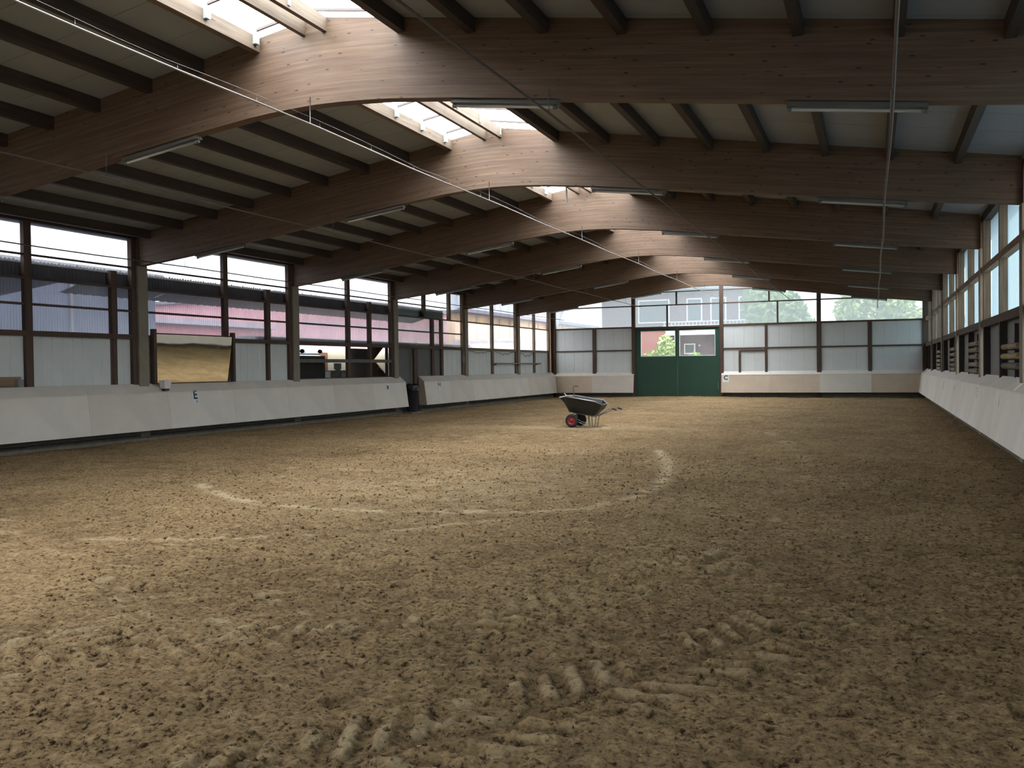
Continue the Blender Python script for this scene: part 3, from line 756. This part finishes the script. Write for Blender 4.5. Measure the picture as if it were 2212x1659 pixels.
# ------------------------------------------------------------------ irrigation pipes along the hall
PIPES = [(-7.54, 5.20, .013, 'pipe_white', 'white irrigation pipe hung on a wire below the roof ridge'),
         (-3.88, 4.92, .016, 'pipe_dark', 'thin brown irrigation pipe between the ridge and the pole rack side'),
         (-11.45, 4.80, .013, 'pipe_dark', 'thin brown irrigation pipe between the ridge and the mirror side'),
         (-15.75, 4.24, .014, 'pipe_dark', 'thin brown irrigation pipe crossing in front of the mirror wall windows'),
         (.19, 4.33, .017, 'pipe_dark', 'thin brown irrigation pipe near the window wall with the pole racks')]
for x, z, r, mat, lab in PIPES:
    o = empty('irrigation_pipe', (x, YS+.3, z), lab, 'pipe', 'irrigation pipes along the hall')
    ys = np.linspace(YS+.3, YE-2.5 if mat != 'pipe_white' else YE-1.5, 40)
    tube('pipe', [(x + .012*math.sin(yy*.7), yy, z - .02*math.sin((yy-BY[0])/B*math.pi)**2) for yy in ys], r, mat, o, 8)
    if mat == 'pipe_white':
        tube('suspension_wire', [(x, yy, z + .035 + .07*abs(math.cos((yy-BY[0])/B*math.pi))) for yy in np.linspace(YS+.3, YE-1.5, 80)], .0022, 'wire', o, 5)
        yy = YS + 1.2
        while yy < YE-2:
            tube('dropper', [(x, yy, z), (x, yy, z + .035 + .07*abs(math.cos((yy-BY[0])/B*math.pi)))], .0025, 'wire', o, 5); yy += 1.45
    for yb in BY:
        if yb > YS+1: tube('hanger', [(x, yb-.108, z), (x, yb-.108, zbot(x)+.12)], .005 if mat != 'pipe_white' else .006, 'wire', o, 5)
# bent stub at the end of the right-hand pipe and small rods under two beams
tube('hanging_rod', [(-5.86, BY[3]+.02, zbot(-5.86)), (-5.86, BY[3]+.02, 5.04)], .018, 'pole_wood')
tag(bpy.data.objects['hanging_rod'], 'short pale rod hanging from the fifth beam from the green door', 'rod')

# ------------------------------------------------------------------ dressage letters
def text_mesh(ch, size, mat, bold=.0):
    c = bpy.data.curves.new('t', 'FONT'); c.body = ch; c.size = size; c.align_x = 'CENTER'; c.align_y = 'CENTER'; c.extrude = .0015; c.offset = bold
    o = bpy.data.objects.new('t', c); COL.objects.link(o)
    me = bpy.data.meshes.new_from_object(o.evaluated_get(bpy.context.evaluated_depsgraph_get()))
    bpy.data.objects.remove(o); me.materials.clear(); me.materials.append(M[mat]); return me
def letter_sign(face, along, zc, w, h, marks, label, oval=False):
    nrm = math.hypot(.13, .96)
    if face == 'L':
        t = (1.13-zc)/.96; pos = Vector((XL+.25+.13*t, along, zc)); ax = Vector((0, 1, 0)); ay = Vector((-.13/nrm, 0, .96/nrm))
    else:
        t = (1.13-zc)/.96; pos = Vector((along, YE-.25-.13*t, zc)); ax = Vector((1, 0, 0)); ay = Vector((0, .13/nrm, .96/nrm))
    az = ax.cross(ay); mw = Matrix.Identity(4)
    for i in range(3): mw[i][0], mw[i][1], mw[i][2] = ax[i], ay[i], az[i]
    mw.translation = pos + az*.004
    o = empty('letter_sign', (0, 0, 0), label, 'sign', 'riding letters on the kickboards'); o.matrix_world = mw
    link('plate', boxmesh(w, h, .005, 'sign_white'), o, (0, 0, 0), True)
    for ch, sz, dx, dy, bold, sc in marks:
        me = text_mesh(ch, sz, 'letter_black', bold)
        lt = link('letter', me, o, (dx, dy, .0045), True); lt.scale = (sc, 1, 1)
    if oval:
        n = 28; V = [(0, 0, .0055)] + [(.058*math.cos(2*math.pi*i/n), .082*math.sin(2*math.pi*i/n), .0055) for i in range(n)]
        V += [(v[0], v[1], .0028) for v in V]
        F = [(0, 1+i, 1+(i+1) % n) for i in range(n)] + [(1+i, n+2+i, n+2+(i+1) % n, 1+(i+1) % n) for i in range(n)]
        link('round_mark', mk(V, F, 'letter_black'), o, (0, 0, 0), True)
    return o
letter_sign('L', 19.17, .955, .27, .37, [('E', .33, 0, .055, .008, 1.0), ('X', .09, .045, -.125, .001, 1.0)], 'white sign with black letter E on the left kickboard')
letter_sign('L', 33.84, .93, .30, .34, [('H', .27, 0, .04, .004, 1.25), ('S', .08, .03, -.12, 0, 1.0)], 'white sign with black letter H beside the passage')
letter_sign('L', 29.5, .96, .27, .33, [], 'white sign with dark round mark near the kickboard end', True)
letter_sign('E', -7.36, .93, .34, .38, [('C', .33, 0, .03, .010, 1.0)], 'white sign with black letter C beside the green door')

# ------------------------------------------------------------------ mirror on the left wall
mi = empty('mirror', (XL+.02, 19.45, 1.36), 'large tilted wall mirror between two wooden uprights, reflecting the sand', 'mirror')
tl = math.radians(4.6)
hh = 1.27; V = []
yc = 19.45
def mpt(y, z, dpt):  # point on the tilted mirror, dpt towards the wall
    return (-.02 + math.sin(tl)*z*1.0 - dpt*math.cos(tl), y, z*math.cos(tl) + dpt*math.sin(tl))
a = [mpt(-1.46, 0, 0), mpt(1.46, 0, 0), mpt(1.46, hh, 0), mpt(-1.46, hh, 0), mpt(-1.46, 0, .012), mpt(1.46, 0, .012), mpt(1.46, hh, .012), mpt(-1.46, hh, .012)]
link('mirror_glass', mk(a, [(0, 1, 2, 3), (7, 6, 5, 4), (0, 4, 5, 1), (1, 5, 6, 2), (2, 6, 7, 3), (3, 7, 4, 0)], 'mirror_glass'), mi, (0, 0, 0), True)
for yy in (-1.52, 1.55): box('upright', -.03, .09, yy-.05, yy+.05, -.02, 1.40, 'dark_wood_z', mi, True)
for zz, xx in ((-.03, -.03), (hh, .075)): box('frame_rail', xx-.01, xx+.03, -1.46, 1.49, zz, zz+.03, 'dark_wood_y', mi, True)
wt = empty('box_on_ledge', (XL+.25, 18.10, 1.215), 'small white tub on the ledge at the mirror corner', 'tub')
lV = []
for z, rx, ry in ((0, .07, .09), (.16, .09, .12), (.20, .10, .14), (.20, .085, .125), (.03, .06, .08)):
    lV.append([(rx*sx, ry*sy, z) for sx, sy in ((-1, -1), (1, -1), (1, 1), (-1, 1))])
V = [v for r in lV for v in r]; F = [(3, 2, 1, 0)]
for i in range(4): F += [(i*4+j, i*4+(j+1) % 4, i*4+4+(j+1) % 4, i*4+4+j) for j in range(4)]
F.append((16, 17, 18, 19))
link('tub_body', mk(V, F, 'render_white'), wt, (0, 0, 0), True)
box('tub_lid', -.1, .1, -.14, .14, .195, .215, 'render_white', wt, True)
box('tub_foot', -.06, .06, -.08, .08, -.05, .0, 'black', wt, True)
wt.name = 'plastic_tub'

# ------------------------------------------------------------------ barrier pole, waste bin, pole racks
bp = empty('barrier_pole', (XL+.10, 43.6, 1.83), 'long grey pole resting across the posts in the far left corner bays', 'pole')
tube('pole_shaft', [(XL+.12, 40.2, 1.865), (XL+.12, 46.7, 1.865)], .035, 'column_grey', bp)
for yy in (40.27, 43.33, 46.11): box('pole_hook', XL+.022, XL+.16, yy-.03, yy+.03, 1.79, 1.83, 'black', bp)
bn = empty('waste_bin', (XL+.20, 31.53, FZ+.05), 'black waste bin with a crumpled bag in the wall passage', 'bin')
prof = [(.20, 0), (.225, .05), (.27, .92), (.29, .93), (.29, .97), (.26, .97)]
n = 20; V = []; F = []
for r, z in prof: V += [(r*math.cos(2*math.pi*i/n), r*math.sin(2*math.pi*i/n), z) for i in range(n)]
for k in range(len(prof)-1): F += [(k*n+i, k*n+(i+1) % n, (k+1)*n+(i+1) % n, (k+1)*n+i) for i in range(n)]
F.append(tuple(reversed(range(n)))); V0 = len(V)
link('bin_body', mk(V, F, 'rubber', True), bn, (0, 0, .01), True)
V = []; F = []
for k, (r, z) in enumerate([(.295, .86), (.30, .95), (.26, 1.02), (.17, 1.08), (.05, 1.04)]):
    V += [((r+random.uniform(-.02, .02))*math.cos(2*math.pi*i/n), (r+random.uniform(-.02, .02))*math.sin(2*math.pi*i/n), z+random.uniform(-.035, .035)) for i in range(n)]
for k in range(4): F += [(k*n+i, k*n+(i+1) % n, (k+1)*n+(i+1) % n, (k+1)*n+i) for i in range(n)]
F.append(tuple(range(4*n, 5*n)))
link('bin_bag', mk(V, F, 'tub_plastic'), bn, (0, 0, .01), True)
box('threshold', XL-.15, XL+.50, 30.96, 32.48, FZ-.05, FZ+.045, 'concrete', wl_)

RACK = [(BY[3], [1.92, 1.74, 1.56], ['pole_brown', 'pole_yellow', 'pole_green'], 5), (BY[4], [2.10, 1.94, 1.77, 1.58, 1.42], None, 4), (BY[5], [2.06, 1.885, 1.71, 1.555, 1.42], None, 3), (BY[6], [2.05, 1.88, 1.71, 1.55, 1.41], None, 2)]
PN = {3: ['topmost', 'middle', 'lowest'], 5: ['topmost', 'second', 'third', 'fourth', 'lowest']}
for yb, zs, mats, od in RACK:
    rk = empty('pole_rack', (XR-.02, yb+1.0, 1.2), f'dark pole rack beside the {ORD[od-1]} column from the far end on the window wall', 'rack', 'pole racks on the window wall')
    for yy in (yb+.45, yb+1.35):
        box('rack_upright', XR-.02, XR+.05, yy-.03, yy+.03, 1.2, 2.35, 'unlit_post_rack_z', rk)
        for z in zs: box('rack_arm', XR-.17, XR-.02, yy-.02, yy+.02, z-.072, z-.057, 'unlit_post_rack_z', rk)
    for j, z in enumerate(zs):
        mat = mats[j] if mats else 'pole_wood'
        ln = 2.05 + (.1 if j % 2 else 0); y0 = yb+.19
        o = empty('jump_pole', (XR-.095, y0, z), f'{ {"pole_brown": "brown", "pole_yellow": "yellowish", "pole_green": "greenish grey", "pole_wood": "grey"}[mat] } round wooden pole, {PN[len(zs)][j]} of {len(zs)} beside {ORD[od-1]} column from far end', 'pole', 'wooden poles stored on the window wall')
        ltube('pole_shaft', [(0, 0, 0), (0, ln-.05, 0)], .056, mat, o, 12)
        ltube('pole_tip', [(0, ln-.05, 0), (0, ln-.02, 0), (0, ln, 0)], [.056, .046, .02], mat, o, 12)

# ------------------------------------------------------------------ wheelbarrow
wbx, wby = -8.07, 24.82
wbr = empty('wheelbarrow', (wbx, wby, FZ), 'two-wheeled wheelbarrow with black tub and red wheel hubs', 'wheelbarrow')
def Lc(x, y, z): return (x-wbx, y-wby, z-FZ)
rim = [Lc(-8.45, 24.50, .765), Lc(-8.22, 24.42, .79), Lc(-7.39, 24.42, .655), Lc(-7.205, 24.55, .56), Lc(-7.17, 25.08, .555), Lc(-7.33, 25.2, .665), Lc(-8.20, 25.2, .80), Lc(-8.42, 25.12, .80)]
mid = [Lc(-8.33, 24.56, .62), Lc(-8.22, 24.50, .62), Lc(-7.42, 24.50, .45), Lc(-7.28, 24.60, .42), Lc(-7.25, 25.02, .42), Lc(-7.38, 25.12, .46), Lc(-8.18, 25.12, .63), Lc(-8.32, 25.06, .63)]
bot = [Lc(-8.20, 24.62, .36), Lc(-8.12, 24.60, .345), Lc(-7.50, 24.60, .235), Lc(-7.46, 24.66, .23), Lc(-7.46, 24.98, .23), Lc(-7.50, 25.02, .235), Lc(-8.12, 25.02, .345), Lc(-8.20, 25.0, .36)]
def shrink(r, k, dz): 
    c = Vector((sum(v[0] for v in r)/8, sum(v[1] for v in r)/8, 0))
    return [(c.x+(v[0]-c.x)*k, c.y+(v[1]-c.y)*k, v[2]+dz) for v in r]
rings = [bot, mid, rim, shrink(rim, .965, 0), shrink(mid, .965, .01), shrink(bot, .95, .02)]
V = [v for r in rings for v in r]
F = [tuple(range(7, -1, -1))] + [(k*8+j, k*8+(j+1) % 8, k*8+8+(j+1) % 8, k*8+8+j) for k in range(5) for j in range(8)] + [tuple(range(40, 48))]
tb = link('tub', mk(V, F, 'tub_plastic'), wbr, (0, 0, 0), True)
rp = rim + [rim[0], rim[1]]
ltube('tub_rim', rp, .014, 'galv', tb, 8)
tmesh = None
def lathe_y(prof, mat, n=26):
    V = []; F = []
    for r, y in prof: V += [(r*math.cos(2*math.pi*i/n), y, r*math.sin(2*math.pi*i/n)) for i in range(n)]
    for k in range(len(prof)-1): F += [(k*n+i, (k+1)*n+i, (k+1)*n+(i+1) % n, k*n+(i+1) % n) for i in range(n)]
    return mk(V, F, mat, True)
ty = lathe_y([(.115, -.04), (.15, -.055), (.18, -.045), (.194, -.015), (.194, .015), (.18, .045), (.15, .055), (.115, .04), (.115, -.04)], 'rubber')
hb = lathe_y([(.001, -.035), (.03, -.035), (.035, -.02), (.085, -.012), (.10, -.038), (.118, -.04), (.118, .04), (.10, .038), (.085, .012), (.035, .02), (.03, .035), (.001, .035)], 'wheel_red')
hb2 = hb.copy(); hb2.materials.clear(); hb2.materials.append(M['black'])
for yy in (24.50, 25.16):
    hm_ = hb if yy < 25 else hb2
    wh = empty('wheel', (0, 0, 0)); wh.parent = wbr; wh.location = Lc(-8.08 if yy < 25 else -8.04, yy, FZ+.194)
    link('tyre', ty, wh, (0, 0, 0), True); link('wheel_hub', hm_, wh, (0, 0, 0), True)
az_ = FZ+.194
ltube('axle', [Lc(-8.075, 24.5, az_), Lc(-8.045, 25.16, az_)], .012, 'galv', wbr)
for yn, yh, dx in ((24.66, 24.58, 0.0), (24.98, 25.1, .02)):
    ltube('frame_tube', [Lc(-8.22, yn, .35), Lc(-8.10, yn, .325), Lc(-7.48, yn, .212), Lc(-7.40, yn, .22), Lc(-7.0+dx, yh, .42), Lc(-6.93+dx, yh, .447), Lc(-6.87+dx, yh, .443)], .015, 'galv', wbr)
    ltube('grip', [Lc(-6.89+dx, yh, .444), Lc(-6.765+dx, yh, .402)], .021, 'rubber', wbr)
    ltube('wheel_bracket', [Lc(-8.08, yn, .33), Lc(-8.07, yn, az_)], .012, 'galv', wbr)
    ltube('leg', [Lc(-7.40, yn, .215), Lc(-7.45, yn, FZ+.008), Lc(-7.60, yn, FZ+.008), Lc(-7.63, yn, .24)], .011, 'galv', wbr)
    ltube('strut', [Lc(-8.05, yn-.02, az_), Lc(-7.60, yn-.02, FZ+.02)], .009, 'steel_white', wbr)
ltube('cross_bar', [Lc(-7.43, 24.66, .02), Lc(-7.43, 24.98, .02)], .009, 'galv', wbr)
V = [Lc(-7.66, 24.69, .235), Lc(-7.60, 24.69, .23), Lc(-7.585, 24.69, -.07), Lc(-7.63, 24.69, -.07)]
V += [(v[0], v[1]+.006, v[2]) for v in V]
link('leg_plate', mk(V, [(0, 3, 2, 1), (4, 5, 6, 7), (0, 1, 5, 4), (1, 2, 6, 5), (2, 3, 7, 6), (3, 0, 4, 7)], 'steel_white'), wbr, (0, 0, 0), True)
sh = empty('manure_fork', (-8.0, 24.85, .33), 'thin fork with a bent brown handle standing in the wheelbarrow tub', 'fork')
tube('handle_shaft', [(-8.02, 24.86, .36), (-8.16, 25.0, .75), (-8.21, 25.05, 1.0), (-8.20, 25.06, 1.05), (-8.165, 25.07, 1.08), (-8.06, 25.08, 1.075)], .014, 'bark', sh)
for dy in (-.06, 0, .06): tube('tine', [(-8.02, 24.86, .345), (-7.95, 24.86+dy, .335), (-7.72, 24.86+dy, .33)], .006, 'galv', sh)
sk = empty('white_stick', (-8.40, 24.85, .60), 'short white stick poking over the wheelbarrow front rim', 'stick')
tube('stick_shaft', [(-8.22, 25.0, .58), (-8.50, 25.08, .875)], .014, 'white_trim', sk); tube('stick_tip', [(-8.50, 25.08, .875), (-8.515, 25.084, .892)], .016, 'black', sk)

# ------------------------------------------------------------------ lobby behind the left wall opening
lx = XL - 4.6
lo = empty('wall_lobby', (XL-4.7, 29.5, FZ), 'back and side walls of the lobby seen through the opening', 'wall', kind='structure')
box('wall_section', lx-.1, lx, 22.5, 31.9, FZ, 2.60, 'lobby_blue', lo); box('wall_section', lx-.1, lx, 31.9, 38.0, FZ, 2.45, 'lobby_cream', lo)
box('wall_section', lx, XL-.25, 22.4, 22.5, FZ, 2.65, 'lobby_grey', lo)
box('wall_section', lx, XL-1.2, 38.0, 38.1, FZ, 2.65, 'lobby_grey', lo)
box('lobby_roof', lx+.45, XL-.22, 22.4, 38.1, 2.66, 2.72, 'lobby_grey', lo)
box('lobby_floor', lx, XL-.13, 22.5, 38.0, FZ-.12, FZ-.02, 'concrete', lo)
cg = empty('stall_grille', (XL-.62, 25.6, 1.2), 'black slatted grille panel on a stand behind the lobby opening', 'grille')
for x0, x1, y0, y1, z0, z1 in ((-.03, .03, 24.6, 26.66, 2.09, 2.14), (-.03, .03, 24.6, 26.66, FZ, .1), (-.03, .03, 24.6, 24.66, FZ, 2.14), (-.03, .03, 26.60, 26.66, FZ, 2.14)):
    box('frame_bar', XL-.62+x0, XL-.62+x1, y0, y1, z0, z1, 'black', cg)
yy = 24.70
while yy < 26.58:
    box('slat', XL-.64, XL-.60, yy, yy+.035, .1, 2.09, 'tub_plastic', cg); yy += .062
box('backing', XL-.68, XL-.66, 24.66, 26.6, .1, 2.09, 'black', cg)
tube('top_rod', [(XL-.62, 24.6, 2.20), (XL-.62, 26.4, 2.20)], .018, 'black', cg)
for yy in (25.35, 26.40):
    n = 12; V = []; F = []
    for a_ in range(7):
        th = math.pi*a_/6; V += [(.085*math.sin(th)*math.cos(2*math.pi*i/n), .085*math.sin(th)*math.sin(2*math.pi*i/n), -.075*math.cos(th)) for i in range(n)]
    for a_ in range(6): F += [(a_*n+i, a_*n+(i+1) % n, (a_+1)*n+(i+1) % n, (a_+1)*n+i) for i in range(n)]
    o = empty('riding_helmet', (XL-.62, yy, 2.296), f'round black riding helmet on the grille rod, {"over the grille middle" if yy < 26 else "at the rod end"}', 'helmet', 'helmets on the grille')
    link('helmet_shell', mk(V, F, 'black', True), o, (0, 0, 0), True)
    box('helmet_peak', .05, .12, -.06, .06, -.055, -.045, 'black', o, True)
dk = empty('counter_desk', (XL-3.4, 32.5, FZ), 'dark counter with grey front panels at the lobby back', 'desk')
box('counter_top', XL-3.8, XL-3.2, 31.0, 34.6, 1.58, 1.63, 'black', dk); box('counter_body', XL-3.75, XL-3.25, 31.0, 34.6, FZ, 1.58, 'dark_panel', dk)
for yy in (31.75, 32.4): box('front_panel', XL-3.25, XL-3.23, yy, yy+.33, .8, 1.55, 'grey_panel', dk)
mo = empty('monitor', (XL-3.5, 32.0, 1.63), 'dark computer monitor standing on the lobby counter', 'monitor')
box('screen_housing', XL-3.52, XL-3.47, 31.65, 32.15, 1.68, 1.93, 'black', mo); box('monitor_foot', XL-3.56, XL-3.42, 31.8, 32.0, 1.63, 1.68, 'black', mo)
pd = empty('brown_panel', (lx, 31.8, FZ), 'narrow brown door panel beside the cream lobby wall', 'door')
box('panel_board', lx+.01, lx+.06, 32.3, 32.75, FZ, 2.4, 'lobby_brown', pd); box('panel_handle', lx+.06, lx+.09, 32.35, 32.4, 1.6, 1.75, 'sign_white', pd)
pd.name = 'lobby_door'
gb = empty('grey_board', (XL-1.5, 30.0, FZ), 'tall plain grey board partition behind the lobby opening', 'partition')
box('board_face', XL-1.55, XL-1.5, 29.75, 31.1, FZ, 2.48, 'lobby_grey', gb); box('board_edge', XL-1.56, XL-1.49, 29.70, 29.75, FZ, 2.5, 'dark_wood_z', gb)
gb.name = 'partition_board'
# brown board with a diamond-shaped window
bd = empty('diamond_window_board', (XL-.75, 30.7, FZ), 'brown timber board with a big diamond-shaped window opening', 'board')
yc_, zc_, hy_, hz_ = 31.15, 2.03, .92, .60
def poly_x(name, pts, x0, x1, mat, par): return prism_x(name, pts, x0, x1, mat, par)
xb0, xb1 = XL-.78, XL-.74
for pts in ([(29.95, FZ), (yc_, FZ), (yc_, zc_-hz_), (yc_-hy_, zc_), (29.95, zc_)], [(29.95, zc_), (yc_-hy_, zc_), (yc_, zc_+hz_), (yc_, 2.66), (29.95, 2.66)]):
    poly_x('board_piece', pts, xb0, xb1, 'lobby_brown', bd)
for pts in ([(yc_-hy_-.05, zc_), (yc_-hy_, zc_-.02), (yc_, zc_-hz_-.02), (yc_, zc_-hz_-.08)], [(yc_-hy_-.05, zc_), (yc_, zc_+hz_+.08), (yc_, zc_+hz_+.02), (yc_-hy_, zc_+.02)]):
    poly_x('window_trim', pts, xb1, xb1+.02, 'lobby_cream', bd)
box('side_panel', XL-.78, XL-.72, 31.15, 31.3, FZ, 2.66, 'lobby_blue', bd)
tube('hoop', [(XL-.70, 30.55+.14*math.cos(t*math.pi/10), 1.58+.16*math.sin(t*math.pi/10)) for t in range(11)], .012, 'white_trim', bd)

# ------------------------------------------------------------------ outside: buildings, shrubs and trees
def building(name, x0, x1, y0, y1, h, wall, roof, label, roof_over=.4, rise=0.6, parts=None):
    o = empty(name, ((x0+x1)/2, (y0+y1)/2, -.32), label, 'building')
    box('wall', x0, x1, y0, y1, -.32, h, wall, o)
    prism_x('roof', [(y0-roof_over, h), (y1+roof_over, h), (y1+roof_over, h+.18), ((y0+y1)/2, h+.18+rise), (y0-roof_over, h+.18)], x0-roof_over, x1+roof_over, roof, o)
    if parts: parts(o)
    return o
def win(o, x, y, z, w, h, axis):
    d = .06
    if axis == 'x':       # facing +X
        f = box('window', x, x+d, y-w/2, y+w/2, z-h/2, z+h/2, 'white_trim', o); box('window_pane', x+d, x+d+.01, y-w/2+.1, y+w/2-.1, z-h/2+.1, z+h/2-.1, 'window_dark', o)
    else:                 # facing -Y
        f = box('window', x-w/2, x+w/2, y-d, y, z-h/2, z+h/2, 'white_trim', o); box('window_pane', x-w/2+.1, x+w/2-.1, y-d-.01, y-d, z-h/2+.1, z+h/2-.1, 'window_dark', o)
def slate_shed(o):
    for y in (4, 12, 20): box('wall_batten', -22.5, -22.44, y, y+.12, -.32, 4.75, 'roof_slate', o)
building('dark_shed', -40, -22.5, -8, 23.5, 4.75, 'barn_blue', 'roof_slate', 'dark blue-grey shed beyond the corrugated left wall sheets', .2, .05, slate_shed)
building('low_red_barn', -42, -31, 29.5, 41, 3.95, 'barn_red', 'shed_grey', 'low red barn behind the left wall, beside the dark shed', .3, .1, lambda o: [win(o, -31, y, 2.2, 1.2, .9, 'x') for y in (32, 35, 38)])
building('tall_red_barn', -44, -30, 42.5, 61, 5.75, 'barn_pink', 'roof_slate', 'taller pinkish red barn beyond the lobby bay', .3, .1, lambda o: [box('wall_band', -30, -29.96, 42.5, 61, 4.3, 4.45, 'shed_grey', o)])
def orange_parts(o):
    box('fascia', -29.8, -29.5, 62.5, 100, 6.08, 6.35, 'shed_grey', o)
    for y in np.arange(64, 100, 2.4): box('batten', -30.0, -29.95, y, y+.08, 2, 5.9, 'pole_brown', o)
    tube('duct', [(-29.2, 83, 5.6), (-29.2, 86.5, 8.8)], .45, 'shed_grey', o, 14)
building('orange_barn', -44, -30, 62.5, 100, 6.0, 'barn_orange', 'roof_slate', 'orange timber barn with dark eaves beyond the far left windows', .3, .1, orange_parts)
building('low_grey_shed', -29, -25, 60, 96, 3.6, 'render_white', 'shed_grey', 'low white shed with grey roof in front of the orange barn', .2, .35, lambda o: [win(o, -25, y, 1.7, 1.4, .9, 'x') for y in (64, 69, 74, 79)])
def house_parts(o):
    yf = 72
    box('brick_wing', -23.5, -15.2, 69.8, 72, -.32, 4.6, 'brick_red', o)
    for x in (-16.6, -13.3, -11.4, -9.2): win(o, x, yf, 6.1, 1.25 if x > -16 else 2.6, 1.9, 'y')
    box('porch_beam', -15.4, -7.6, 69.9, 70.1, 4.05, 4.35, 'white_trim', o); box('porch_roof', -15.5, -7.5, 69.8, 72, 4.35, 4.5, 'white_trim', o)
    for x in (-14.4, -7.9): box('porch_post', x-.09, x+.09, 69.9, 70.08, -.32, 4.05, 'white_trim', o)
    for z in (4.75, 5.05): box('balcony_rail', -15.4, -7.6, 69.85, 69.92, z, z+.07, 'white_trim', o)
    for x in np.arange(-15.3, -7.6, .28): box('baluster', x, x+.05, 69.86, 69.91, 4.5, 5.05, 'white_trim', o)
    win(o, -13.7, yf, 3.0, .9, .85, 'y')
    tube('porch_lamp', [(-12.9, 71.95, 3.25), (-12.9, 71.85, 3.25)], .08, 'white_trim', o)
building('house', -21, -8.2, 72, 84, 7.6, 'maroon', 'roof_slate', 'dark red house with white windows, porch and balcony beyond the green door', .5, 2.5, house_parts)
building('red_roofed_shed', 0, 9, 70, 80, 4.6, 'render_white', 'roof_red', 'low shed with red roof beyond the far right glazing', .5, .4, lambda o: [win(o, x, 70, 2.2, 1.2, .9, 'y') for x in (2, 5)])

def foliage_mesh(blobs, n, size, mat):
    V = np.zeros((n*4, 3)); F = []
    w = np.array([b[3]*b[4]*b[5] for b in blobs]); w = w/w.sum()
    pick = rng.choice(len(blobs), n, p=w)
    for i in range(n):
        b = blobs[pick[i]]; d = rng.normal(size=3); d /= np.linalg.norm(d); r = rng.uniform(.55, 1.0)
        c = np.array(b[:3]) + d*r*np.array(b[3:6])
        a = rng.normal(size=3); a /= np.linalg.norm(a); e = np.cross(a, rng.normal(size=3)); e /= np.linalg.norm(e)
        s = size*rng.uniform(.6, 1.3)
        V[i*4:i*4+4] = c - a*s, c + e*s*.45, c + a*s, c - e*s*.45
        F.append((i*4, i*4+1, i*4+2, i*4+3))
    return mk(V, F, mat)
def plant(name, x, y, blobs, n, size, mat, label, cat, trunk=None):
    o = empty(name, (x, y, -.32), label, cat)
    link('foliage', foliage_mesh(blobs, n, size, mat), o, (0, 0, 0), True)
    ltube('trunk', [(0, 0, 0), (.05, 0, (trunk or .8)*.5), (0, .05, trunk or .8)], [.12 if trunk else .05, .1 if trunk else .04, .06 if trunk else .02], 'bark', o)
    return o
plant('bush', -13.4, 58.4, [(-1.2, 0, 1.9, 1.5, .8, .95), (.3, .2, 2.1, 1.2, .8, 1.1), (.9, 0, 2.4, .7, .7, 1.2)], 2600, .13, 'leaf_green', 'wide green bush behind the left door window', 'bush')
plant('young_tree', -12.2, 56.2, [(0, 0, 3.1, .55, .5, .9), (.25, 0, 2.6, .5, .5, .7)], 900, .14, 'leaf_light', 'light green young tree behind the left door window', 'tree', 2.6)
plant('bush', -10.6, 58, [(-.1, 0, 1.9, .75, .7, .95), (.4, .1, 1.8, .6, .6, .8)], 1100, .12, 'leaf_green', 'small green bush below the porch window behind right door window', 'bush')
plant('bush', -9.1, 58.3, [(.2, 0, 2.1, .6, .6, 1.1), (.1, 0, 2.9, .25, .25, .6)], 900, .12, 'leaf_light', 'slender green bush at the right edge of the right door window', 'bush')
plant('leafy_tree', -6.4, 66, [(0, 0, 5.4, 2.2, 2.0, 2.0), (.9, 0, 4.6, 1.8, 1.6, 1.6), (-1.2, 0, 6.4, 1.4, 1.3, 1.4)], 3600, .26, 'leaf_green', 'broad leafy tree beyond the glazing right of the green door', 'tree', 4.5)
plant('leafy_tree', -.2, 67, [(0, 0, 5.6, 2.4, 2.0, 1.9), (1.9, 0, 5.0, 1.6, 1.6, 1.5)], 2600, .28, 'leaf_light', 'paler tree beyond the far right glazing', 'tree', 4.5)
plant('hedge', .0, 63, [(-4, 0, 2.1, 2.2, .7, 1.5), (-1, 0, 2.2, 2.2, .7, 1.5), (2.5, 0, 2.1, 2.4, .7, 1.6), (5, 0, 2.2, 2.2, .7, 1.5)], 4200, .16, 'leaf_green', 'long green hedge beyond the far right glazing', 'hedge')
